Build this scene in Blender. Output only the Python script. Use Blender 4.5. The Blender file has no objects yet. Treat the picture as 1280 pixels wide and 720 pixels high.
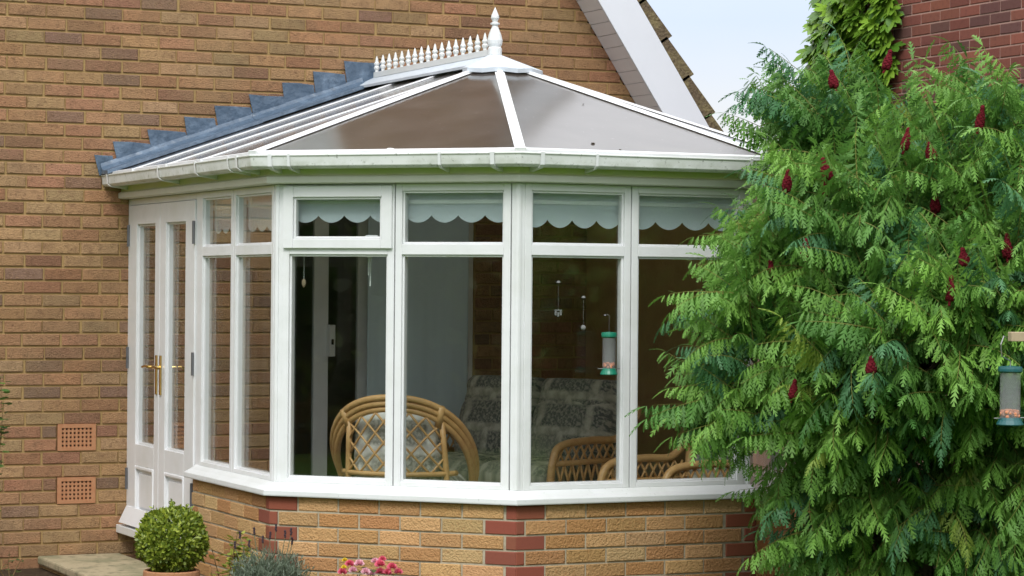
import bpy, math, random
import numpy as np
from mathutils import Vector
random.seed(7); RNG = np.random.default_rng(7)
S = bpy.context.scene
COL = S.collection
PI = math.pi
RAD = math.radians

# ------------------------------------------------------------------ camera maths
CAM = np.array([-5.2766607, -14.1829712, 1.7373760])
YAW, PITCH, ROLL, FPX = 0.4337948, -0.0003011, 0.0082244, 3160.0
_fw = np.array([math.sin(YAW) * math.cos(PITCH), math.cos(YAW) * math.cos(PITCH), -math.sin(PITCH)])
_r0 = np.array([math.cos(YAW), -math.sin(YAW), 0.0]); _u0 = np.cross(_r0, _fw)
_rt = math.cos(ROLL) * _r0 + math.sin(ROLL) * _u0
_up = -math.sin(ROLL) * _r0 + math.cos(ROLL) * _u0
def at(px, py, depth):
    return CAM + depth * ((px - 640) / FPX * _rt - (py - 360) / FPX * _up + _fw)

# ------------------------------------------------------------------ helpers
def tag(o, label=None, cat=None, group=None, kind=None):
    if label: o['label'] = label
    if cat: o['category'] = cat
    if group: o['group'] = group
    if kind: o['kind'] = kind
    return o
def thing(name, label, cat, loc=(0, 0, 0), rz=0.0, group=None):
    o = bpy.data.objects.new(name, None); COL.objects.link(o)
    o.location = loc; o.rotation_euler = (0, 0, rz); o.empty_display_size = .1
    return tag(o, label, cat, group)
def link(name, me, mats, parent=None, smooth=False, bevel=0.0, world=None):
    for m in (mats if isinstance(mats, (list, tuple)) else [mats]): me.materials.append(m)
    o = bpy.data.objects.new(name, me); COL.objects.link(o)
    if parent is not None: o.parent = parent
    if smooth:
        me.polygons.foreach_set('use_smooth', [True] * len(me.polygons))
    if bevel:
        b = o.modifiers.new('bevel', 'BEVEL'); b.width = bevel; b.segments = 2; b.limit_method = 'ANGLE'; b.angle_limit = RAD(40)
        b.harden_normals = False
    return o
class MB:
    def __init__(s): s.v = []; s.f = []; s.m = []; s.c = []
    def add(s, vs, fs, mi=0, col=None):
        b = len(s.v); s.v += [tuple(map(float, p)) for p in vs]
        s.f += [tuple(b + i for i in f) for f in fs]; s.m += [mi] * len(fs)
        if col is not None: s.c += [col] * len(vs)
        return s
    def hexa(s, p, mi=0, col=None):   # p: 4 bottom, 4 top
        return s.add(p, [(3, 2, 1, 0), (4, 5, 6, 7), (0, 1, 5, 4), (1, 2, 6, 5), (2, 3, 7, 6), (3, 0, 4, 7)], mi, col)
    def box(s, x0, x1, y0, y1, z0, z1, mi=0):
        return s.hexa([(x0, y0, z0), (x1, y0, z0), (x1, y1, z0), (x0, y1, z0), (x0, y0, z1), (x1, y0, z1), (x1, y1, z1), (x0, y1, z1)], mi)
    def bar(s, a, b, w, h, up=(0, 0, 1), mi=0):   # box beam between two points; h above the axis
        a = Vector(a); b = Vector(b); d = (b - a).normalized(); sd = d.cross(Vector(up)).normalized(); u = sd.cross(d).normalized()
        q = []
        for hh in (0, h):
            for (p, k) in ((a, -1), (a, 1), (b, 1), (b, -1)): q.append(p + sd * (k * w / 2) + u * hh)
        return s.hexa(q, mi)
    def tube(s, pts, r, n=8, mi=0, closed=False, cap=True, col=None):
        pts = [Vector(p) for p in pts]; N = len(pts)
        rs = r if isinstance(r, (list, tuple)) else [r] * N
        vs = []; prev = None
        for i, p in enumerate(pts):
            a = pts[(i - 1) % N] if (closed or i > 0) else p
            c = pts[(i + 1) % N] if (closed or i < N - 1) else p
            t = (c - a).normalized()
            if prev is None:
                ref = Vector((0, 0, 1)) if abs(t.z) < .9 else Vector((1, 0, 0)); nn = t.cross(ref).normalized()
            else:
                nn = (prev - t * prev.dot(t)).normalized()
            prev = nn; bb = t.cross(nn)
            for k in range(n):
                an = 2 * PI * k / n; vs.append(p + (nn * math.cos(an) + bb * math.sin(an)) * rs[i])
        fs = []
        for i in range(N if closed else N - 1):
            j = (i + 1) % N
            for k in range(n): fs.append((i * n + k, i * n + (k + 1) % n, j * n + (k + 1) % n, j * n + k))
        if cap and not closed:
            fs.append(tuple(range(n - 1, -1, -1))); fs.append(tuple((N - 1) * n + k for k in range(n)))
        return s.add(vs, fs, mi, col)
    def lathe(s, prof, c=(0, 0, 0), n=12, mi=0, sx=1.0, sy=1.0):
        vs = []; fs = []
        for (r, z) in prof:
            for k in range(n):
                a = 2 * PI * k / n; vs.append((c[0] + sx * r * math.cos(a), c[1] + sy * r * math.sin(a), c[2] + z))
        for i in range(len(prof) - 1):
            for k in range(n): fs.append((i * n + k, i * n + (k + 1) % n, (i + 1) * n + (k + 1) % n, (i + 1) * n + k))
        fs.append(tuple(range(n - 1, -1, -1))); L = (len(prof) - 1) * n; fs.append(tuple(L + k for k in range(n)))
        return s.add(vs, fs, mi)
    def prism(s, poly, off, mi=0):    # poly: list of 3d points, off: extrusion vector
        n = len(poly); a = [Vector(p) for p in poly]; b = [p + Vector(off) for p in a]
        return s.add(a + b, [tuple(range(n - 1, -1, -1)), tuple(range(n, 2 * n))] + [(i, (i + 1) % n, n + (i + 1) % n, n + i) for i in range(n)], mi)
    def ball(s, c, r, n=8, mi=0, sc=(1, 1, 1)):
        pr = [(max(1e-4, r * math.sin(PI * i / n)), -r * math.cos(PI * i / n) * sc[2]) for i in range(n + 1)]
        return s.lathe(pr, c, n * 2 if n < 7 else 12, mi, sc[0], sc[1])
    def mesh(s, name):
        me = bpy.data.meshes.new(name); me.from_pydata(s.v, [], s.f)
        if any(s.m): me.polygons.foreach_set('material_index', s.m)
        if s.c:
            at_ = me.attributes.new('tint', 'FLOAT_COLOR', 'POINT')
            at_.data.foreach_set('color', np.array([(c[0], c[1], c[2], 1.0) for c in s.c], 'f').ravel())
        me.update(); return me
    def build(s, name, mats, parent=None, smooth=False, bevel=0.0):
        return link(name, s.mesh(name), mats, parent, smooth, bevel)
def np_mesh(name, V, F, tint=None, mi=None):
    """V (n,3), F (m,k) uniform polygons."""
    me = bpy.data.meshes.new(name); V = np.ascontiguousarray(V, 'f'); F = np.ascontiguousarray(F, 'i'); k = F.shape[1]
    me.vertices.add(len(V)); me.vertices.foreach_set('co', V.ravel())
    me.loops.add(F.size); me.loops.foreach_set('vertex_index', F.ravel())
    me.polygons.add(len(F)); me.polygons.foreach_set('loop_start', np.arange(0, F.size, k, dtype='i'))
    if mi is not None: me.polygons.foreach_set('material_index', np.ascontiguousarray(mi, 'i'))
    if tint is not None:
        a = me.attributes.new('tint', 'FLOAT_COLOR', 'POINT')
        a.data.foreach_set('color', np.ascontiguousarray(np.concatenate([tint, np.ones((len(tint), 1))], 1), 'f').ravel())
    me.update(calc_edges=True); me.validate(); return me

# ------------------------------------------------------------------ materials
def mat(name, color=(.8, .8, .8), rough=.5, spec=.5, metal=0.0, noise=None, bump=None, tint=False, trans=0.0, coat=0.0, sheen=0):
    m = bpy.data.materials.new(name); m.use_nodes = True; nt = m.node_tree; N = nt.nodes; L = nt.links
    b = N['Principled BSDF']; out = N['Material Output']
    b.inputs['Roughness'].default_value = rough; b.inputs['Metallic'].default_value = metal
    b.inputs['Specular IOR Level'].default_value = spec; b.inputs['Coat Weight'].default_value = coat
    tc = N.new('ShaderNodeTexCoord'); base = None
    rgb = N.new('ShaderNodeRGB'); rgb.outputs[0].default_value = (*color, 1); base = rgb.outputs[0]
    if tint:
        a = N.new('ShaderNodeAttribute'); a.attribute_name = 'tint'; base = a.outputs['Color']
    for (sc, col2, lo, hi, fac) in (noise or []):
        n = N.new('ShaderNodeTexNoise'); n.inputs['Scale'].default_value = sc; n.inputs['Detail'].default_value = 6; n.inputs['Roughness'].default_value = .62
        L.new(tc.outputs['Object'], n.inputs['Vector'])
        mr = N.new('ShaderNodeMapRange'); mr.inputs['From Min'].default_value = lo; mr.inputs['From Max'].default_value = hi; mr.inputs['To Max'].default_value = fac
        L.new(n.outputs['Fac'], mr.inputs['Value'])
        mx = N.new('ShaderNodeMix'); mx.data_type = 'RGBA'; mx.inputs['B'].default_value = (*col2, 1)
        if tint and col2 == 'x': pass
        L.new(mr.outputs[0], mx.inputs['Factor']); L.new(base, mx.inputs['A']); base = mx.outputs['Result']
    L.new(base, b.inputs['Base Color'])
    if bump:
        sc, st, dist = bump
        n = N.new('ShaderNodeTexNoise'); n.inputs['Scale'].default_value = sc; n.inputs['Detail'].default_value = 5
        L.new(tc.outputs['Object'], n.inputs['Vector'])
        bp = N.new('ShaderNodeBump'); bp.inputs['Strength'].default_value = st; bp.inputs['Distance'].default_value = dist
        L.new(n.outputs['Fac'], bp.inputs['Height']); L.new(bp.outputs[0], b.inputs['Normal'])
    if trans:
        t = N.new('ShaderNodeBsdfTranslucent'); L.new(base, t.inputs['Color'])
        mx = N.new('ShaderNodeMixShader'); mx.inputs[0].default_value = trans
        L.new(b.outputs[0], mx.inputs[1]); L.new(t.outputs[0], mx.inputs[2]); L.new(mx.outputs[0], out.inputs['Surface'])
    return m
M = {}
M['white'] = mat('white_upvc', (.80, .81, .82), .3, .45, noise=[(6, (.68, .70, .69), .45, .75, .6), (2.2, (.70, .71, .68), .5, .7, .6), (75, (.52, .52, .47), .66, .78, .5)])
M['white_old'] = mat('weathered_upvc', (.74, .76, .76), .35, .45, noise=[(4, (.62, .64, .60), .4, .75, .7), (60, (.30, .33, .26), .62, .74, .5)])
M['cream'] = mat('cream_fascia', (.68, .68, .60), .4, .4, noise=[(5, (.58, .60, .50), .4, .7, .6)])
def algae_bounce(m, z0, col, dz=.012, sc=2.2, lo=.35, hi=.95):
    nt = m.node_tree; N = nt.nodes; L = nt.links; b = N['Principled BSDF']; src = b.inputs['Base Color'].links[0].from_socket
    tc = N.new('ShaderNodeTexCoord'); sp = N.new('ShaderNodeSeparateXYZ'); L.new(tc.outputs['Object'], sp.inputs[0])
    a = N.new('ShaderNodeMapRange'); a.inputs['From Min'].default_value = z0; a.inputs['From Max'].default_value = z0 + dz; L.new(sp.outputs['Z'], a.inputs['Value'])
    n = N.new('ShaderNodeTexNoise'); n.inputs['Scale'].default_value = sc; n.inputs['Detail'].default_value = 7; n.inputs['Roughness'].default_value = .68; L.new(tc.outputs['Object'], n.inputs['Vector'])
    r = N.new('ShaderNodeMapRange'); r.inputs['From Min'].default_value = .33; r.inputs['From Max'].default_value = .62; r.inputs['To Min'].default_value = lo; r.inputs['To Max'].default_value = hi; L.new(n.outputs['Fac'], r.inputs['Value'])
    mu = N.new('ShaderNodeMath'); mu.operation = 'MULTIPLY'; L.new(a.outputs[0], mu.inputs[0]); L.new(r.outputs[0], mu.inputs[1])
    mx = N.new('ShaderNodeMix'); mx.data_type = 'RGBA'; mx.inputs['B'].default_value = (*col, 1); L.new(mu.outputs[0], mx.inputs['Factor']); L.new(src, mx.inputs['A']); L.new(mx.outputs['Result'], b.inputs['Base Color'])
algae_bounce(M['cream'], 2.298, (.66, .74, .26))  # green band: algae plus green bounced light put into the colour
M['gutter'] = mat('gutter_plastic', (.74, .76, .74), .35, .45, noise=[(3, (.58, .61, .55), .45, .7, .6), (38, (.16, .18, .13), .58, .72, .75)])
M['brick'] = mat('house_brick', rough=.92, spec=.15, tint=True, noise=[(16, (.20, .11, .065), .48, .7, .5), (48, (.13, .072, .042), .52, .70, .6), (75, (.46, .29, .15), .55, .72, .55), (150, (.55, .38, .22), .60, .76, .5), (1.1, (.33, .25, .13), .48, .72, .38), (2.3, (.15, .105, .065), .52, .72, .42)], bump=(110, .8, .012))
M['mortar'] = mat('house_mortar', (.42, .285, .125), .95, .1, noise=[(8, (.33, .22, .10), .4, .7, .7), (90, (.52, .38, .20), .55, .75, .5)], bump=(220, .5, .004))
M['buff'] = mat('buff_brick', rough=.9, spec=.2, tint=True, noise=[(70, (.34, .14, .045), .52, .72, .5), (160, (.66, .40, .17), .6, .8, .5)], bump=(95, .9, .012))
M['mortar2'] = mat('pale_mortar', (.47, .42, .31), .95, .1, noise=[(30, (.30, .25, .17), .45, .7, .6)], bump=(220, .4, .004))
M['redbrick'] = mat('dark_red_brick', rough=.88, spec=.25, tint=True, noise=[(30, (.10, .035, .03), .5, .75, .5)], bump=(120, .3, .004))
M['mortar3'] = mat('pink_mortar', (.48, .32, .26), .95, .1)
M['terra'] = mat('terracotta', (.46, .225, .115), .8, .3, noise=[(25, (.42, .17, .075), .45, .7, .6)], bump=(120, .2, .003))
M['dark'] = mat('dark_void', (.035, .028, .022), .9, .1)
M['lead'] = mat('lead_sheet', (.085, .128, .185), .36, .5, noise=[(7, (.19, .26, .35), .5, .72, .8), (26, (.055, .085, .125), .5, .68, .7), (90, (.30, .36, .42), .66, .78, .5)], bump=(14, .8, .02))
M['brass'] = mat('brass', (.72, .50, .17), .25, .5, 1.0)
M['steel'] = mat('dull_steel', (.38, .38, .38), .35, .5, 1.0)
M['hinge'] = mat('hinge_grey', (.16, .16, .17), .45, .5, .6)
M['soffit'] = mat('grey_soffit_board', (.86, .86, .88), .45, .4, noise=[(5, (.82, .82, .84), .4, .7, .6)])
M['barge'] = mat('white_bargeboard', (.78, .82, .88), .4, .4, noise=[(3, (.73, .77, .83), .4, .7, .6)])
M['tile'] = mat('mossy_roof_tile', (.15, .115, .075), .95, .1, noise=[(14, (.24, .20, .10), .45, .65, .8), (45, (.06, .05, .035), .52, .7, .7)], bump=(40, .8, .02))
M['stone'] = mat('stone_slab', (.42, .35, .225), .9, .2, noise=[(5, (.25, .235, .14), .45, .62, .85), (18, (.14, .135, .08), .54, .66, .7), (70, (.55, .47, .32), .58, .75, .5)], bump=(30, .4, .008))
M['grass'] = mat('lawn_grass', (.075, .15, .022), .95, .1, noise=[(1.5, (.11, .17, .03), .4, .7, .7), (60, (.04, .085, .014), .45, .7, .7)], bump=(80, .8, .03))
M['soil'] = mat('garden_soil', (.06, .042, .026), .98, .05, noise=[(20, (.10, .07, .045), .45, .7, .7)], bump=(40, .9, .03))
M['leaf'] = mat('sumac_leaf', rough=.5, spec=.28, tint=True, trans=.26)
M['leafgen'] = mat('shrub_leaf', rough=.4, spec=.45, tint=True, trans=.22)
M['bark'] = mat('bark', (.13, .095, .065), .95, .1, noise=[(30, (.07, .05, .035), .45, .7, .7)], bump=(50, .8, .02))
M['twig'] = mat('twig', (.20, .10, .055), .85, .2)
M['cone'] = mat('crimson_panicle', (.155, .014, .022), .9, .1, noise=[(60, (.10, .006, .012), .45, .7, .8)], bump=(160, 1.0, .01))
M['cane'] = mat('rattan_cane', (.62, .37, .155), .38, .5, noise=[(22, (.47, .24, .085), .45, .7, .7)])
M['wood'] = mat('pale_timber', (.42, .33, .22), .8, .2, noise=[(25, (.30, .23, .15), .45, .7, .7)])
M['floor'] = mat('floor_tile', (.56, .50, .42), .5, .4)
M['plaster'] = mat('room_plaster', (.40, .36, .30), .9, .1)
M['reflection_sheet'] = mat('pale_blue_reflection', (.74, .90, .98), .9, .1)  # pale blue of a mirrored sky, given as surface colour
M['greencap'] = mat('green_plastic', (.012, .20, .12), .35, .5)
M['tealcap'] = mat('teal_plastic', (.015, .10, .105), .35, .5)
M['nuts'] = mat('peanuts', (.60, .24, .13), .7, .2, noise=[(90, (.75, .45, .30), .5, .7, .8)])
M['pinkp'] = mat('pink_petal', (.80, .17, .26), .6, .2, trans=.25)
M['palep'] = mat('pale_pink_petal', (.85, .50, .58), .6, .2, trans=.25)
M['yellowp'] = mat('yellow_petal', (.80, .62, .06), .6, .2, trans=.25)
M['lavhead'] = mat('dark_lavender_head', (.06, .042, .05), .9, .1)

def glass(name, refl=1.0, tintc=(.95, .97, .96)):
    m = bpy.data.materials.new(name); m.use_nodes = True; nt = m.node_tree; N = nt.nodes; L = nt.links
    N.remove(N['Principled BSDF']); out = N['Material Output']
    tr = N.new('ShaderNodeBsdfTransparent'); tr.inputs[0].default_value = (*tintc, 1)
    gl = N.new('ShaderNodeBsdfGlossy'); gl.inputs['Roughness'].default_value = .0; gl.inputs[0].default_value = (1, 1, 1, 1)
    ge = N.new('ShaderNodeNewGeometry'); dp = N.new('ShaderNodeVectorMath'); dp.operation = 'DOT_PRODUCT'; L.new(ge.outputs['Normal'], dp.inputs[0]); L.new(ge.outputs['Incoming'], dp.inputs[1])
    def op(kind, a, b):
        q = N.new('ShaderNodeMath'); q.operation = kind
        for k, v in enumerate((a, b)):
            if v is None: continue
            if isinstance(v, float): q.inputs[k].default_value = v
            else: L.new(v, q.inputs[k])
        return q.outputs[0]
    c = op('ABSOLUTE', dp.outputs['Value'], None); c = op('SUBTRACT', 1.0, c); c = op('POWER', c, 5.0); c = op('MULTIPLY', c, .96 * refl); c = op('ADD', c, .04 * refl)   # Schlick reflectance, both faces of the pane
    mt = N.new('ShaderNodeMath'); mt.operation = 'MINIMUM'; mt.inputs[1].default_value = 1.0
    mx = N.new('ShaderNodeMixShader')
    L.new(c, mt.inputs[0]); L.new(mt.outputs[0], mx.inputs[0]); L.new(tr.outputs[0], mx.inputs[1]); L.new(gl.outputs[0], mx.inputs[2]); L.new(mx.outputs[0], out.inputs['Surface'])
    return m
M['glass'] = glass('window_glass', 1.5)
M['crystal'] = mat('cut_glass', (.20, .205, .20), .3, .4)

def mesh_wire(name):      # fine wire mesh of the feeders: see-through weave
    m = bpy.data.materials.new(name); m.use_nodes = True; nt = m.node_tree; N = nt.nodes; L = nt.links
    b = N['Principled BSDF']; b.inputs['Base Color'].default_value = (.30, .32, .32, 1); b.inputs['Roughness'].default_value = .4
    tr = N.new('ShaderNodeBsdfTransparent'); tc = N.new('ShaderNodeTexCoord'); w = N.new('ShaderNodeTexWave'); w.bands_direction = 'Z'
    w.inputs['Scale'].default_value = 60; L.new(tc.outputs['Object'], w.inputs['Vector'])
    mr = N.new('ShaderNodeMapRange'); mr.inputs['From Min'].default_value = .3; mr.inputs['From Max'].default_value = .7; mr.inputs['To Min'].default_value = .15; mr.inputs['To Max'].default_value = .62
    mx = N.new('ShaderNodeMixShader'); L.new(w.outputs['Fac'], mr.inputs['Value']); L.new(mr.outputs[0], mx.inputs[0]); L.new(tr.outputs[0], mx.inputs[1]); L.new(b.outputs[0], mx.inputs[2]); L.new(mx.outputs[0], N['Material Output'].inputs['Surface'])
    return m
M['wire'] = mesh_wire('feeder_wire')

def roof_mat():
    """multiwall sheet: bronze body that lets some light through under a glossy skin"""
    m = bpy.data.materials.new('bronze_polycarbonate'); m.use_nodes = True; nt = m.node_tree; N = nt.nodes; L = nt.links; N.remove(N['Principled BSDF'])
    tc = N.new('ShaderNodeTexCoord'); n = N.new('ShaderNodeTexNoise'); n.inputs['Scale'].default_value = 4; n.inputs['Detail'].default_value = 7; L.new(tc.outputs['Object'], n.inputs['Vector'])
    cr = N.new('ShaderNodeValToRGB'); cr.color_ramp.elements[0].position = .35; cr.color_ramp.elements[1].position = .72; cr.color_ramp.elements[0].color = (.098, .083, .073, 1); cr.color_ramp.elements[1].color = (.145, .127, .115, 1); L.new(n.outputs['Fac'], cr.inputs[0])
    n2 = N.new('ShaderNodeTexNoise'); n2.inputs['Scale'].default_value = 34; L.new(tc.outputs['Object'], n2.inputs['Vector'])
    r2 = N.new('ShaderNodeMapRange'); r2.inputs['From Min'].default_value = .70; r2.inputs['From Max'].default_value = .78; r2.inputs['To Max'].default_value = .6; L.new(n2.outputs['Fac'], r2.inputs['Value'])
    mc = N.new('ShaderNodeMix'); mc.data_type = 'RGBA'; mc.inputs['B'].default_value = (.42, .40, .36, 1); L.new(r2.outputs[0], mc.inputs['Factor']); L.new(cr.outputs[0], mc.inputs['A'])
    d = N.new('ShaderNodeBsdfDiffuse'); L.new(mc.outputs['Result'], d.inputs['Color'])
    t = N.new('ShaderNodeBsdfTranslucent'); t.inputs[0].default_value = (.92, .88, .82, 1)
    m1 = N.new('ShaderNodeMixShader'); m1.inputs[0].default_value = .42; L.new(d.outputs[0], m1.inputs[1]); L.new(t.outputs[0], m1.inputs[2])
    g = N.new('ShaderNodeBsdfGlossy'); g.inputs['Roughness'].default_value = .12
    w = N.new('ShaderNodeTexWave'); w.inputs['Scale'].default_value = 13; w.bands_direction = 'X'; L.new(tc.outputs['UV'], w.inputs['Vector'])
    bp = N.new('ShaderNodeBump'); bp.inputs['Strength'].default_value = .10; bp.inputs['Distance'].default_value = .002; L.new(w.outputs['Fac'], bp.inputs['Height']); L.new(bp.outputs[0], g.inputs['Normal'])
    ge = N.new('ShaderNodeNewGeometry'); dp = N.new('ShaderNodeVectorMath'); dp.operation = 'DOT_PRODUCT'; L.new(ge.outputs['Normal'], dp.inputs[0]); L.new(ge.outputs['Incoming'], dp.inputs[1])
    c = dp.outputs['Value']
    for kind, a, b in (('ABSOLUTE', None, None), ('SUBTRACT', 1.0, None), ('POWER', None, 5.0), ('MULTIPLY', None, .82), ('ADD', None, .18)):
        q = N.new('ShaderNodeMath'); q.operation = kind
        if a is not None: q.inputs[0].default_value = a; L.new(c, q.inputs[1])
        else:
            L.new(c, q.inputs[0])
            if b is not None: q.inputs[1].default_value = b
        c = q.outputs[0]
    m2 = N.new('ShaderNodeMixShader'); L.new(c, m2.inputs[0]); L.new(m1.outputs[0], m2.inputs[1]); L.new(g.outputs[0], m2.inputs[2]); L.new(m2.outputs[0], N['Material Output'].inputs['Surface'])
    return m
M['roof'] = roof_mat()

def blind_mat():
    m = mat('pale_blue_blind', (.86, .94, .98), .9, .1, trans=.55)
    return m
M['blind'] = blind_mat()
M['hem'] = mat('blind_hem', (.82, .86, .86), .7, .2)

def fabric(name='floral_fabric', dark=(.10, .11, .105), mid=(.33, .315, .26), lo=(.27, .265, .21), hi=(.50, .475, .39)):
    m = mat(name, (.50, .47, .38), .95, .1); nt = m.node_tree; N = nt.nodes; L = nt.links; b = N['Principled BSDF']
    tc = N.new('ShaderNodeTexCoord')
    br = N.new('ShaderNodeTexBrick'); br.inputs['Scale'].default_value = 1.35; br.inputs['Mortar Size'].default_value = .045; br.inputs['Mortar Smooth'].default_value = .6
    br.inputs['Color1'].default_value = (1, 1, 1, 1); br.inputs['Color2'].default_value = (.45, .45, .45, 1); br.inputs['Mortar'].default_value = (0, 0, 0, 1)
    L.new(tc.outputs['UV'], br.inputs['Vector'])
    n = N.new('ShaderNodeTexNoise'); n.inputs['Scale'].default_value = 55; n.inputs['Detail'].default_value = 4; n.inputs['Distortion'].default_value = .6; L.new(tc.outputs['UV'], n.inputs['Vector'])
    cr = N.new('ShaderNodeValToRGB'); cr.color_ramp.elements[0].position = .44; cr.color_ramp.elements[1].position = .60
    cr.color_ramp.elements[0].color = (*dark, 1); cr.color_ramp.elements[1].color = (*mid, 1); L.new(n.outputs['Fac'], cr.inputs[0])
    n2 = N.new('ShaderNodeTexNoise'); n2.inputs['Scale'].default_value = 18; n2.inputs['Detail'].default_value = 4; L.new(tc.outputs['UV'], n2.inputs['Vector'])
    cr2 = N.new('ShaderNodeValToRGB'); cr2.color_ramp.elements[0].position = .35; cr2.color_ramp.elements[1].position = .6
    cr2.color_ramp.elements[0].color = (*lo, 1); cr2.color_ramp.elements[1].color = (*hi, 1); L.new(n2.outputs['Fac'], cr2.inputs[0])
    mx = N.new('ShaderNodeMix'); mx.data_type = 'RGBA'; L.new(br.outputs['Color'], mx.inputs['Factor']); L.new(cr2.outputs[0], mx.inputs['A']); L.new(cr.outputs[0], mx.inputs['B'])
    L.new(mx.outputs['Result'], b.inputs['Base Color']); return m
M['fabric'] = fabric(); M['pale_fabric'] = fabric('pale_fabric', (.25, .25, .22), (.55, .54, .48), (.62, .62, .58), (.78, .78, .74))

algae_bounce(M['gutter'], 2.385, (.36, .39, .30), -.02, 6.0, -.2, .40)
# ------------------------------------------------------------------ bricks
HOUSE_P = [((.315, .178, .096), 5), ((.335, .20, .106), 5), ((.29, .155, .088), 4), ((.235, .128, .080), 3), ((.345, .22, .12), 3), ((.325, .165, .10), 2), ((.205, .125, .088), 2), ((.30, .20, .105), 3)]
BUFF_P = [((.50, .29, .125), 4), ((.54, .33, .15), 4), ((.47, .25, .105), 3), ((.56, .37, .18), 2)]
RED_P = [((.215, .078, .055), 4), ((.185, .066, .05), 3), ((.25, .092, .06), 2), ((.14, .068, .058), 2)]
def pick(pal):
    t = random.random() * sum(w for _, w in pal)
    for c, w in pal:
        t -= w
        if t <= 0: break
    k = random.uniform(.86, 1.12); return tuple(x * k * random.uniform(.96, 1.04) for x in c)
def one_brick(mb, O, ex, n, s0, s1, z0, z1, col, mi=0, rough=.0015):
    """front slab of a brick: O + ex*s + z, outward n"""
    O = np.array(O, float); ex = np.array(ex, float); n = np.array(n, float); ez = np.array((0, 0, 1.0))
    j = random.uniform(-rough, rough); b = .0035
    def P(s, z, d): return O + ex * s + ez * z + n * d
    jit = lambda: random.uniform(-.002, .002)
    fr = [P(s0 + b + jit(), z0 + b + jit(), j), P(s1 - b + jit(), z0 + b + jit(), j), P(s1 - b + jit(), z1 - b + jit(), j), P(s0 + b + jit(), z1 - b + jit(), j)]
    md = [P(s0, z0, j - b), P(s1, z0, j - b), P(s1, z1, j - b), P(s0, z1, j - b)]
    bk = [P(s0, z0, -.03), P(s1, z0, -.03), P(s1, z1, -.03), P(s0, z1, -.03)]
    fs = [(0, 1, 2, 3)]
    for a in range(4):
        c = (a + 1) % 4; fs += [(4 + a, 4 + c, c, a), (8 + a, 8 + c, 4 + c, 4 + a)]
    mb.add(fr + md + bk, fs, mi, col)

HOUSE_Y = .8
BP, BL, MJ = .0792, .2368, .0125          # course pitch, brick pitch, joint
Z0W = 3.347 - 42 * BP
VX, VZ, VS = 2.106, 3.648, 1.48            # verge line on the wall: z = VZ - VS (x - VX)
APX = -.60; APZ = VZ + VS * (VX - APX)
def verge(x): return APZ - VS * abs(x - APX)
HOLES = [(-1.352, -1.108, .735, .90), (-1.352, -1.108, .415, .578), (-.22, 1.40, .28, 2.36), (-.95, .26, 3.92, 5.1)]
WX0, WX1 = -4.6, 2.56
house = thing('house', 'tan brick gabled house with white bargeboard behind the conservatory', 'house', (0, 0, 0))
mb = MB()
row = 0; z = Z0W
while z < APZ:
    zb, zt = z + MJ / 2, z + BP - MJ / 2
    off = (row % 2) * BL / 2 + 1.636 + BL * .0 + random.uniform(-.012, .012)
    k0 = int((WX0 - off) / BL) - 1; x = off + k0 * BL
    while x < WX1:
        s0, s1 = x + MJ / 2 + random.uniform(-.004, .004), x + BL - MJ / 2 + random.uniform(-.004, .004); xc = (s0 + s1) / 2
        s0 = max(s0, WX0); s1 = min(s1, WX1)
        lim = APX + (APZ - zb) / VS + .03; s1 = min(s1, lim); s0 = max(s0, 2 * APX - lim)
        x += BL
        if s1 - s0 < .02: continue
        segs = [(s0, s1)]
        for (hx0, hx1, hz0, hz1) in HOLES:
            if zt > hz0 + .004 and zb < hz1 - .004:
                ns = []
                for (a, b) in segs:
                    if b <= hx0 or a >= hx1: ns.append((a, b))
                    else:
                        if hx0 - a > .02: ns.append((a, hx0 - .004))
                        if b - hx1 > .02: ns.append((hx1 + .004, b))
                segs = ns
        if z < -.1: continue
        c = tuple(v * k_ for v, k_ in zip(pick(HOUSE_P), (1.17, 1.16, 1.13)))
        for (a, b) in segs: one_brick(mb, (0, HOUSE_Y, 0), (1, 0, 0), (0, -1, 0), a, b, zb, zt, c)
    z += BP; row += 1
def wall_sheet(mb, y, x0, x1, z0, holes, mi, top):
    xs = sorted({x0, x1, APX} | {h[0] for h in holes} | {h[1] for h in holes}); xs = [v for v in xs if x0 <= v <= x1]
    for a, b in zip(xs, xs[1:]):
        xm = (a + b) / 2; cut = sorted((h[2], h[3]) for h in holes if h[0] < xm < h[1]); z = z0
        for (h0, h1) in cut:
            if h0 > z: mb.add([(a, y, z), (b, y, z), (b, y, h0), (a, y, h0)], [(0, 1, 2, 3)], mi, (.4, .3, .15))
            z = h1
        mb.add([(a, y, z), (b, y, z), (b, y, top(b)), (a, y, top(a))], [(0, 1, 2, 3)], mi, (.4, .3, .15))
wall_sheet(mb, HOUSE_Y + .0095, WX0, WX1, -.2, HOLES, 1, verge)
wall_sheet(mb, HOUSE_Y + .25, WX0, WX1, -.2, [h for h in HOLES[2:]], 1, verge)
for h in HOLES[2:]:      # reveals
    for (xa, xb, za, zb_) in ((h[0], h[0], h[2], h[3]), (h[1], h[1], h[2], h[3])):
        mb.add([(xa, HOUSE_Y + .0075, za), (xa, HOUSE_Y + .25, za), (xa, HOUSE_Y + .25, zb_), (xa, HOUSE_Y + .0075, zb_)], [(0, 1, 2, 3)], 1, (.4, .3, .15))
    for zz in (h[2], h[3]):
        mb.add([(h[0], HOUSE_Y + .0075, zz), (h[1], HOUSE_Y + .0075, zz), (h[1], HOUSE_Y + .25, zz), (h[0], HOUSE_Y + .25, zz)], [(0, 1, 2, 3)], 1, (.4, .3, .15))
mb.build('wall', [M['brick'], M['mortar']], house)
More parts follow.
